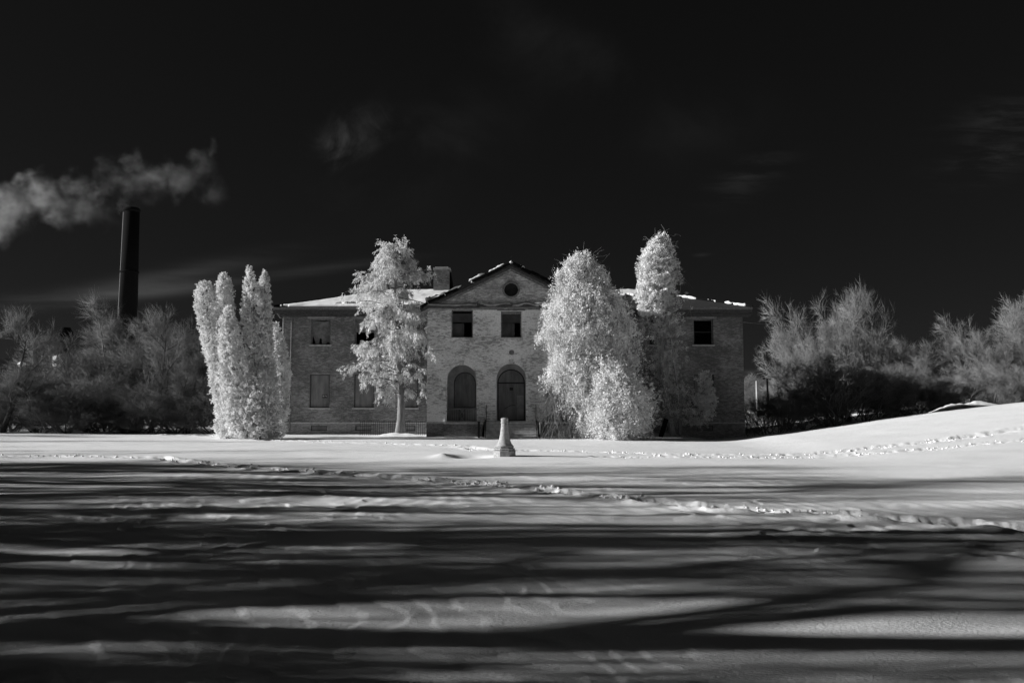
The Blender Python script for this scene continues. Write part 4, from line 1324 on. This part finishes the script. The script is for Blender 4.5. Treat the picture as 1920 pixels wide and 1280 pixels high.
# branches
nb = 135
zb = rng.uniform(1.9, H - 0.15, nb) 
zb = 1.9 + (H - 2.1) * rng.uniform(0, 1, nb) ** 0.75
az = rng.uniform(0, 2 * PI, nb)
zpx = np.array([0.5, 2.4, 3.8, 4.8, 5.7, 7.0, 8.2, 9.2, 10.1, 10.8, 11.4])
half = 1.05 * np.array([2.4, 2.8, 2.3, 2.4, 2.7, 2.4, 2.3, 1.9, 1.45, 0.9, 0.2])
bl = np.interp(zb, zpx, half) * rng.uniform(0.55, 1.25, nb) * (1 + 0.25 * np.sin(az * 2 + zb * 1.7))
start = np.stack([np.interp(zb, tp[0, :, 2], tp[0, :, 0]), np.interp(zb, tp[0, :, 2], tp[0, :, 1]), zb], -1)
d = unit(np.stack([np.cos(az), np.sin(az), rng.uniform(0.1, 0.7, nb)], -1))
Q = [start]; mm = 7
for k in range(mm - 1):
    d = unit(d + rng.normal(size=d.shape) * 0.10 + np.array([[0, 0, -0.10]])); Q.append(Q[-1] + d * (bl / (mm - 1))[:, None])
Q = np.stack(Q, 1)
RB = np.linspace(0.035, 0.008, mm)[None, :] * np.ones((nb, 1))
L2 = spawn(rng, Q, RB, 9, 0.3, 1.0, 0.70, 42, -0.2, 4, 0.15, 0.6, 0.5, 0.2, -0.22, 0.006)
L3 = spawn(rng, L2[0], L2[1], 6, 0.1, 1.0, 0.30, 38, -0.2, 3, 0.15, 0.6, 0.5, 0.2, -0.3, 0.004)
bv = merge([tube_np(Q, RB, 5), tube_np(*L2, 3)])
np_obj("branches", bv[0], bv[1], M_TWIGD, ced)
pts = []; dirs = []
for (P_, n_) in ((L3[0], 9), (L2[0], 16), (Q, 16)):
    ii = np.repeat(np.arange(len(P_)), n_); mp_ = P_.shape[1]
    s = rng.uniform(0.35, 1.0, len(ii)) * (mp_ - 1); i0 = np.minimum(s.astype(int), mp_ - 2); f_ = (s - i0)[:, None]
    pp = P_[ii, i0] * (1 - f_) + P_[ii, i0 + 1] * f_; tg = unit(P_[ii, i0 + 1] - P_[ii, i0])
    keep = np.repeat(rng.uniform(0, 1, len(P_)) < np.where(P_[:, 0, 2] > 4.6, 0.80, 0.55), n_)
    pts.append((pp + rng.normal(size=pp.shape) * 0.035)[keep]); dirs.append(unit(tg + 0.55 * rng.normal(size=tg.shape) + np.array([[0, 0, -0.35]]))[keep])
pts = np.vstack(pts); dirs = np.vstack(dirs)
v1 = leaves_np(rng, pts, dirs, 0.15, 0.036, 0.3)
np_obj("foliage", v1[0], v1[1], M_LEAF_A, ced)

# --- big weeping tree with climbers in front of the right of the gable
DB = 43.8
rng = np.random.default_rng(21)
p = W(1130, 816, DB)
wee = thing("weeping_tree", (p.x, DB, gz(p.x, DB)), "broad bright weeping tree smothered in leafy climbers at the right of the entrance", "tree")
pf = prof_px([(474, 1086, 1104), (482, 1072, 1112), (500, 1056, 1120), (515, 1052, 1136), (530, 1056, 1146), (550, 1044, 1152), (565, 1032, 1168), (580, 1024, 1166), (605, 1022, 1178), (630, 1024, 1184), (650, 1044, 1180), (670, 1040, 1190), (688, 1028, 1184), (705, 1036, 1196), (725, 1054, 1206), (745, 1060, 1216), (780, 1072, 1220), (800, 1072, 1216), (817, 1080, 1200)], DB)
Cn, Nn = outline_crown(rng, pf, DB, 5600, 0.62, 0.34, lambda z: np.where(z > 4, -0.22, -0.12), (0.74, 1.04), seed=9, inner_frac=0.28)
rad = rng.uniform(0.08, 0.26, len(Cn))
v1 = merge([clump_cloud(rng, Cn, Nn, rad, 14, 0.10, 0.05, 0.8, -0.2), hanging(rng, Cn, Nn, 4200, 0.75, 17, 0.09, 0.042)])
np_obj("foliage", local(v1[0], wee), v1[1], M_LEAF_B, wee)
# second rounded mass lower right, in front
pf2 = prof_px([(676, 1145, 1160), (690, 1130, 1178), (710, 1120, 1196), (740, 1112, 1212), (775, 1112, 1218), (800, 1118, 1210), (816, 1130, 1190)], DB - 1.6)
C2, N2 = outline_crown(rng, pf2, DB - 1.3, 1500, 0.7, 0.2, None, (0.7, 1.04), seed=19)
v2 = merge([clump_cloud(rng, C2, N2, rng.uniform(0.08, 0.24, len(C2)), 14, 0.09, 0.05, 0.8, -0.1), hanging(rng, C2, N2, 1200, 0.6, 15, 0.09, 0.04)])
np_obj("foliage", local(v2[0], wee), v2[1], M_LEAF_B, wee, label="rounded lower lobe of leafy climbers")
front_pts = Cn[(Cn[:, 1] < DB + 0.4)]
sv = strands(rng, front_pts[front_pts[:, 2] > 3], 900, 1.6, 0.008, 0.12, 6, 1.0, 0.12)
st2 = strands(rng, Cn[Cn[:, 2] > 8.2], 160, 0.9, 0.007, 0.35, 5, -0.5, 0.7)
low = rng.uniform(0, 1, (420, 3)); a = W(1030, 730, DB); b = W(1090, 815, DB)
lowp = np.stack([a.x + (b.x - a.x) * low[:, 0] - 0.2, DB - 0.8 + 1.2 * low[:, 1], b.z + (a.z - b.z + 0.7) * low[:, 2]], -1)
st3 = strands(rng, lowp, 420, 1.3, 0.011, 0.16, 5, 1.0, 0.5)
sv = merge([sv, st2, st3])
np_obj("stems", local(sv[0], wee), sv[1], M_TWIG, wee, kind="stuff")
q = MB()
for (x0, x1, h_) in ((0.0, -0.6, 7.5), (0.35, 0.9, 6.8), (-0.4, -1.3, 6), (0.1, 0.2, 8.6)):
    q.tube([(x0, 0, -0.3), ((x0 + x1) / 2 + 0.1, 0.1, h_ * 0.5), (x1, 0, h_)], [0.17, 0.11, 0.03], 7)
q.obj("trunk", M_BARK, wee)

# --- tall narrow tree behind it, ragged with climbers
DT = 49.2
rng = np.random.default_rng(33)
p = W(1252, 815, DT)
nar = thing("climber_clad_tree", (p.x, DT, gz(p.x, DT)), "tallest narrow tree, bright leafy top, ragged shaded climbers below, before the right wing", "tree")
pf = prof_px([(440, 1236, 1243), (450, 1228, 1250), (470, 1212, 1258), (500, 1203, 1264), (530, 1199, 1262), (560, 1200, 1252), (590, 1202, 1240)], DT)
Cn, Nn = outline_crown(rng, pf, DT, 1700, 0.8, 0.34, lambda z: -0.16 + 0 * z, (0.72, 1.03), seed=41, inner_frac=0.2)
v1 = clump_cloud(rng, Cn, Nn, rng.uniform(0.09, 0.2, len(Cn)), 30, 0.09, 0.052, 1.0, 0.4)
np_obj("foliage", local(v1[0], nar), v1[1], M_LEAF_C, nar)
pf = prof_px([(480, 1235, 1275), (520, 1230, 1285), (560, 1222, 1285), (600, 1200, 1282), (660, 1196, 1285), (720, 1205, 1300), (770, 1225, 1330), (800, 1240, 1330)], DT)
C3, N3 = outline_crown(rng, pf, DT + 0.2, 2600, 0.6, 0.3, lambda z: -0.02 + 0 * z, (0.3, 1.05), seed=52, inner_frac=0.4)
v2 = clump_cloud(rng, C3, N3, rng.uniform(0.08, 0.2, len(C3)), 20, 0.08, 0.045, 0.7, 0.0)
np_obj("foliage", local(v2[0], nar), v2[1], M_LEAF_D, nar, label="thin shaded foliage of the lower trunk")
pf = prof_px([(697, 1318, 1326), (715, 1308, 1334), (745, 1302, 1340), (775, 1298, 1338), (795, 1300, 1324)], DT - 0.5)
C4, N4 = outline_crown(rng, pf, DT - 0.5, 420, 0.7, 0.35, lambda z: -0.1 + 0 * z, (0.5, 1.03), seed=61)
v3 = clump_cloud(rng, C4, N4, rng.uniform(0.08, 0.18, len(C4)), 26, 0.085, 0.045, 0.8, 0.1)
np_obj("foliage", local(v3[0], nar), v3[1], M_LEAF_D, nar, label="small pointed lobe at the right")
s1 = strands(rng, C3, 500, 1.5, 0.010, 0.2, 6, 1.0, 0.25)
tops = Cn[Cn[:, 0] > np.median(Cn[:, 0])]
s2 = strands(rng, tops, 300, 1.25, 0.012, 0.5, 8, 0.1, 1.0)
s3 = strands(rng, Cn, 60, 0.7, 0.007, 0.5, 6, -0.4, 1.0)
s2 = (s2[0] , s2[1])
sv = merge([s1, s2, s3])
np_obj("stems", local(sv[0], nar), sv[1], M_TWIG, nar, kind="stuff")
q = MB()
t0 = [W(1262, 818, DT), W(1250, 740, DT), W(1240, 660, DT), W(1243, 600, DT), W(1240, 520, DT), W(1239, 460, DT)]
q.tube([tuple(a - nar.location) for a in t0], [0.2, 0.15, 0.13, 0.12, 0.08, 0.02], 8)
t0 = [W(1275, 818, DT), W(1272, 740, DT), W(1262, 660, DT), W(1252, 600, DT)]
q.tube([tuple(a - nar.location) for a in t0], [0.09, 0.08, 0.07, 0.03], 7)
t0 = [W(1195, 818, DT), W(1203, 700, DT), W(1212, 640, DT)]
q.tube([tuple(a - nar.location) for a in t0], [0.08, 0.07, 0.05], 7)
q.obj("trunk", M_BARK, nar)
# leaning stone and snow heap at its foot
a, b = W(1238, 815, DT - 1.2), W(1250, 785, DT - 1.2)
pk = MB().bar((a.x, DT - 1.2, a.z - 0.2), (b.x, DT - 1.1, b.z), 0.26, 0.12).obj("leaning_slab", M_STACK)
pk["label"] = "dark slab leaning at the foot of the tall narrow tree"; pk["category"] = "slab"

# ------------------------------------------------------------------ bare bushes right of the building
def wp(px, py, D):
    a = W(px, py, D); return a.x


right = [
    ("bush", 1517, 68, 0.98, 0.2, "broad bare bush nearest the building's right corner", 0.85),
    ("bushb", 1500, 74, 0.80, 1.9, "spreading bare bush with long pale twigs behind the nearest bush", 0.9),
    ("bush", 1560, 70, 1.42, 3.0, "tallest bare bush on the right with upright sprays", 0.75),
    ("bushb", 1600, 67, 1.2, 4.1, "rounded bare bush right of the tallest one", 0.85),
    ("bush", 1705, 72, 0.86, 5.0, "lower bare bush between the two taller clumps", 1.0),
    ("bushb", 1655, 68, 0.85, 0.8, "low spreading bare bush before the lower one of the middle", 0.95),
    ("slim", 1797, 70, 0.74, 2.2, "slim sapling rising alone in the gap between bushes", 0.55),
    ("bushb", 1775, 68, 0.58, 3.3, "low bare bush at the foot of the slim sapling", 1.1),
    ("bush", 1850, 66, 0.85, 1.3, "bare bush at the left of the last clump", 1.0),
    ("bush", 1893, 70, 1.15, 2.4, "tall bare bush at the right edge of the view", 0.85),
    ("bushb", 1965, 66, 1.1, 5.4, "bare bush cut by the right edge of the view", 0.9),
    ("bush", 2040, 68, 1.3, 0.4, "bare bush just beyond the right edge", 1.0),
]
for key, px, D, s, rz, lb, sx in right:
    place_bare(key, "bare_bush", wp(px, 720, D), D, s, rz, lb, "bush", M_TWIG, M_TWIG, "bare bushes on the bank right of the building", sx)
for i, (px, D, s) in enumerate([(1765, 60, 0.42), (1800, 58, 0.46), (1835, 61, 0.5), (1868, 57, 0.42), (1900, 60, 0.5), (1935, 58, 0.5), (1975, 60, 0.5)]):
    place_bare("bushb" if i % 2 else "bush", "bank_shrub", wp(px, 760, D), D, s, i * 1.7 + 0.4, "low twiggy shrub along the top of the snowy bank, %s of seven from the mound" % ("first", "second", "third", "fourth", "fifth", "sixth", "seventh")[i], "shrub", M_TWIG, M_TWIG, "low shrubs along the top of the snowy bank", 1.5)
lowb = [(1405, 54, 0.34), (1432, 57, 0.40), (1455, 54, 0.46), (1480, 58, 0.60), (1510, 55, 0.56), (1538, 59, 0.70), (1565, 55, 0.66), (1592, 60, 0.76), (1622, 56, 0.68), (1655, 60, 0.74), (1685, 55, 0.62), (1710, 60, 0.66), (1738, 55, 0.42)]
ORD = ["first", "second", "third", "fourth", "fifth", "sixth", "seventh", "eighth", "ninth", "tenth", "eleventh", "twelfth", "thirteenth", "fourteenth", "fifteenth", "sixteenth"]
for i, (px, D, s) in enumerate(lowb):
    place_bare("bushb" if i % 2 else "bush", "low_shrub", wp(px, 780, D), D, s * (0.50, 0.82, 0.62, 0.98, 0.70)[i * 3 % 5], i * 1.3, "low dark shrub in the shade, %s in the row from the building's corner" % ORD[i], "shrub", M_TWIGD, M_TWIGD, "low dark shrubs in the shade right of the building", 1.5)
# scrub on the rise behind, seen past the corner of the building
rr_ = random.Random(3)
sc_ = sorted([(rr_.uniform(1380, 1560), rr_.uniform(85, 150)) for i in range(10)] + [(1404, 84), (1420, 78), (1432, 88), (1448, 76), (1466, 82), (1395, 92)])
for i, (px, D) in enumerate(sc_):
    place_bare("bushb" if i % 2 else "bush", "distant_scrub", wp(px, 740, D), D, rr_.uniform(0.30, 0.48), i * 0.9, "pale scrub on the far rise, %s from the building's corner" % ORD[i], "bush", M_TWIGL, M_TWIGL, "scrub on the far rise", 1.7)

# ------------------------------------------------------------------ bare trees on the left
left = [
    ("slim", 190, 64, 1.18, 0.4, "tall slim bare tree standing in front of the great smokestack", 1.1, M_TWIGL),
    ("slim", 225, 68, 1.05, 2.4, "pale stemmed bare tree just right of the smokestack's foot", 1.2, M_TWIGL),
    ("bush", 165, 60, 0.92, 1.4, "dense bare bush left of the smokestack", 1.1, M_TWIGL),
    ("bushb", 240, 58, 0.95, 2.9, "dense low bare bush below the smokestack", 1.2, M_TWIGL),
    ("bush", 330, 66, 1.12, 4.0, "bare bush between smokestack and arborvitae", 1.1, M_TWIGL),
    ("bushb", 300, 74, 1.2, 5.1, "bare bush further back behind the leaning tree", 1.1, M_TWIGL),
    ("bush", 385, 70, 1.15, 0.7, "bare bush behind the left edge of the arborvitae", 1.1, M_TWIGL),
    ("wide", 282, 56, 0.92, 0.0, "dark leaning tree with long low branches left of the arborvitae", 1.0, M_TWIGD),
    ("slim", 362, 54, 0.62, 3.3, "small upright dark tree close to the arborvitae", 1.1, M_TWIGD),
    ("bushb", 70, 62, 0.62, 3.9, "dark bare bush below the powerhouse roof", 1.2, M_TWIGL),
    ("bush", 0, 60, 0.60, 2.0, "bare bush at the left edge of the view", 1.2, M_TWIGL),
    ("wide", 5, 52, 0.85, 0.5, "dark crooked tree at the far left edge of the snow", 1.0, M_TWIGD),
    ("bushb", 100, 78, 0.66, 0.2, "bare bush under the short capped chimney", 1.2, M_TWIGL),
    ("bushb", 430, 80, 1.0, 1.2, "bare bush behind the arborvitae spires", 1.3, M_TWIGL),
    ("bush", -60, 66, 0.8, 1.0, "bare bush just beyond the left edge", 1.2, M_TWIGL),
    ("bushb", 200, 86, 1.2, 4.4, "bare bush far behind at the smokestack's foot", 1.3, M_TWIGL),
]
for key, px, D, s, rz, lb, sx, mc in left:
    big = key in ("slim", "wide")
    place_bare(key, "bare_tree" if big else "bare_bush", wp(px, 760, D), D, s, rz, lb, "tree" if big else "bush", M_BARKD if mc == M_TWIGD else M_BARK, mc, "bare trees left of the building" if big else "bare bushes left of the building", sx)
for i in range(14):
    px = -40 + i * 32; D = 52.5 + (i * 7 % 5)
    place_bare("bushb" if i % 3 else "bush", "undergrowth_shrub", wp(px + (i * 37 % 23), 800, D), D, (0.22, 0.42, 0.30, 0.55)[i * 5 % 4], i * 2.1, "low scrubby shrub edging the snow, %s from the left edge" % ORD[i], "shrub", M_TWIGL, M_TWIGL, "low shrubs along the left edge of the snow", 1.8)

# ------------------------------------------------------------------ smokestack, powerhouse, poles
DK = 200.0
tp_ = W(243.5, 391, DK); kk = DK / FPX
bz = 0.0
stx = W(236, 700, DK).x
stk = thing("smokestack", (stx, DK, bz), "tall dark brick smokestack with banded shaft rising above the bare trees", "smokestack")
Ht = tp_.z - bz
rt_, rb_ = 13.6 * kk, 19.5 * kk
MB().lathe([(rb_, 0), (rb_ * 0.95, Ht * 0.25), (rb_ * 0.90, Ht * 0.44)], 0, 0, 32).obj("lower_shaft", M_STACK, stk, sm=True)
MB().lathe([(rb_ * 0.86, Ht * 0.44 + 0.003), (rt_, Ht)], 0, 0, 32).obj("upper_shaft", M_STACK, stk, sm=True)
MB().lathe([(rb_ * 0.86, Ht * 0.427), (rb_ * 1.02, Ht * 0.436), (rb_ * 1.02, Ht * 0.45), (rb_ * 0.84, Ht * 0.462)], 0, 0, 32).obj("gallery", M_STACK, stk)
zz_ = W(240, 510, DK).z
rm = rt_ + (rb_ * 0.86 - rt_) * (Ht - zz_) / (Ht * 0.56)
MB().lathe([(rm * 0.98, zz_ - 0.35), (rm * 1.09, zz_ - 0.2), (rm * 1.09, zz_ + 0.15), (rm * 0.98, zz_ + 0.3)], 0, 0, 32).obj("band", M_STACK, stk)
MB().lathe([(rt_ * 0.98, Ht - 1.0), (rt_ * 1.13, Ht - 0.7), (rt_ * 1.13, Ht - 0.3), (rt_ * 0.98, Ht - 0.15), (rt_ * 0.9, Ht + 0.1), (rt_ * 0.75, Ht + 0.1), (rt_ * 0.7, Ht - 1.5)], 0, 0, 32).obj("crown_ring", M_STACK, stk)
MB().tube([(-rb_ * 0.92, -0.6, 2), (-rt_ * 1.03, -0.4, Ht - 1)], 0.18, 5).obj("ladder", M_IRONP, stk)
MB().box(-rb_ * 1.5, -rb_ * 1.1, -1, 0.5, Ht * 0.42, Ht * 0.455).obj("platform", M_METAL, stk)

DPW = 115.0
pw = thing("powerhouse", (W(60, 740, DPW).x, DPW, 0), "dark low powerhouse with snow patches on its roof behind the left bushes", "building")
px0, px1 = W(-80, 700, DPW).x - pw.location.x, W(130, 700, DPW).x - pw.location.x
ez_ = W(60, 690, DPW).z
MB().box(px0, px1, 0, 14, -0.5, ez_).obj("wall", M_STACK, pw)
apx = W(75, 670, DPW)
rl = MB().plate([(px0 - 0.5, ez_ + 0.003), (px1 + 0.5, ez_ + 0.003), (px1 - 2, ez_ + 0.35), (apx.x - pw.location.x + 3, apx.z), (apx.x - pw.location.x - 3, apx.z), (px0, ez_ + 0.5)], [], -0.5, 14.5)
rf = rl.obj("roof", M_SLATE, pw)
for (a0, a1, yy, h_) in ((30, 46, 681, 0.35), (97, 120, 674, 0.9)):
    A_ = W(a0, yy, DPW - 0.9); B2 = W(a1, yy, DPW - 0.9)
    q = MB(); n_ = 8
    q.tube([((A_.x + (B2.x - A_.x) * t / n_) - pw.location.x, -0.55, A_.z + h_ * 0.3 * math.sin(t * 2.1) - 0.1) for t in range(n_ + 1)], [h_ * (0.25 + 0.75 * math.sin(PI * t / n_)) for t in range(n_ + 1)], 8)
    q.obj("snow_patch", M_SNOW, rf, sm=True)
for k in range(4):
    MB().box(px0 + 3 + k * 3.6, px0 + 4.6 + k * 3.6, -0.06, -0.003, 1.5, 3.6).obj("window", M_IRON, pw)
# short capped chimney of the powerhouse
DCH = 120.0
c0 = W(120, 700, DCH); k2_ = DCH / FPX; ctop = W(120, 614, DCH).z
cc2 = MB()
cx_ = c0.x - pw.location.x; cy_ = DCH - DPW
cc2.lathe([(9 * k2_, 0), (8.6 * k2_, ctop - 1.4), (12 * k2_, ctop - 1.1), (12 * k2_, ctop - 0.6), (9.5 * k2_, ctop - 0.35), (8 * k2_, ctop)], cx_, cy_, 16)
cc2.obj("chimney", M_STACK, pw)

DU = 120
for (px, y0p, y1p, D, m, lb) in ((1418.5, 714, 765, 66, M_POLE, "pale bare pole standing in the scrub right of the building"), (1438, 692, 765, 72, M_STACK, "dark utility pole rising above the scrub right of the building")):
    a = W(px, y0p, D); g_ = gz(a.x, D)
    t = thing("utility_pole", (a.x, D, g_), lb, "pole")
    MB().tube([(0, 0, -0.5), (0, 0, a.z - g_)], [0.16 * D / 100, 0.11 * D / 100], 8).obj("pole", m, t)
    if m == M_STACK:
        MB().box(-0.35, 0.35, -0.1, 0.1, a.z - g_ - 0.9, a.z - g_ - 0.7).obj("crossarm", m, t)
a = W(1395, 603, 58); b = W(1441, 694, 130)
wr = MB().tube([W(1394, 604, YW + 0.2).lerp(W(1620, 596, 130), k / 8) - Vector((0, 0, 0.8 * math.sin(PI * k / 8))) for k in range(9)], 0.008, 4).obj("overhead_wire", M_METAL)
wr["label"] = "thin overhead wire running off from the building's right corner"; wr["category"] = "wire"

# ------------------------------------------------------------------ smoke drifting behind the stack
def smoke():
    DSm = 208.0
    a = W(-60, 470, DSm); b = W(450, 245, DSm)
    me = MB().box(a.x, b.x, DSm - 7, DSm + 7, a.z, b.z)
    o = me.obj("smoke", None, None, kind="stuff", label="pale smoke drifting left and right above the tall smokestack")
    m = bpy.data.materials.new("smoke"); m.use_nodes = True; nt = m.node_tree; nt.nodes.clear()
    g = N(nt, "ShaderNodeNewGeometry")
    nz = N(nt, "ShaderNodeTexNoise"); nz.inputs["Scale"].default_value = 0.22; nz.inputs["Detail"].default_value = 5; nz.inputs["Roughness"].default_value = 0.55
    nt.links.new(g.outputs["Position"], nz.inputs["Vector"])
    off = N(nt, "ShaderNodeVectorMath", operation="SUBTRACT"); off.inputs[1].default_value = (0.5, 0.5, 0.5)
    nt.links.new(nz.outputs["Color"], off.inputs[0])
    sc = N(nt, "ShaderNodeVectorMath", operation="SCALE"); sc.inputs["Scale"].default_value = 13.0
    nt.links.new(off.outputs[0], sc.inputs[0])
    wpz = N(nt, "ShaderNodeVectorMath", operation="ADD")
    nt.links.new(g.outputs["Position"], wpz.inputs[0]); nt.links.new(sc.outputs[0], wpz.inputs[1])
    tot_ = None
    for (px, py, rp, amp) in [(-20, 410, 44, 2.4), (20, 382, 34, 2.2), (62, 342, 22, 2.0), (85, 372, 30, 2.2), (105, 398, 28, 1.5), (140, 355, 28, 0.9), (150, 395, 26, 0.9), (178, 365, 17, 0.9), (0, 432, 18, 1.0),
                              (198, 358, 12, 0.8), (235, 345, 26, 0.45), (250, 305, 18, 0.7), (280, 345, 34, 0.35), (308, 335, 24, 0.6), (345, 340, 30, 0.55), (378, 305, 24, 0.45), (395, 275, 14, 0.35), (400, 362, 26, 0.3), (190, 400, 30, 0.25), (205, 330, 24, 0.3), (238, 384, 13, 0.5), (246, 362, 15, 0.4)]:
        c = W(px, py, DSm); r_ = rp * DSm / FPX
        dn = N(nt, "ShaderNodeVectorMath", operation="DISTANCE"); dn.inputs[1].default_value = tuple(c)
        nt.links.new(wpz.outputs[0], dn.inputs[0])
        q = sstep(nt, dn.outputs["Value"], r_ * 0.1, r_ * 1.4, amp, 0.0)
        tot_ = q if tot_ is None else mth(nt, "ADD", tot_, q)
    dens = mth(nt, "MULTIPLY", tot_, sstep(nt, nz.outputs[0], 0.38, 0.68, 0.15, 1.3))
    dens = mth(nt, "MULTIPLY", dens, 0.052)
    vs = N(nt, "ShaderNodeVolumeScatter"); vs.inputs["Color"].default_value = (0.9, 0.9, 0.9, 1); vs.inputs["Anisotropy"].default_value = 0.0
    nt.links.new(dens, vs.inputs["Density"])
    out = N(nt, "ShaderNodeOutputMaterial"); nt.links.new(vs.outputs[0], out.inputs["Volume"])
    o.data.materials.append(m)
    m.cycles.volume_step_rate = 1.0 if hasattr(m.cycles, "volume_step_rate") else 1.0


smoke()
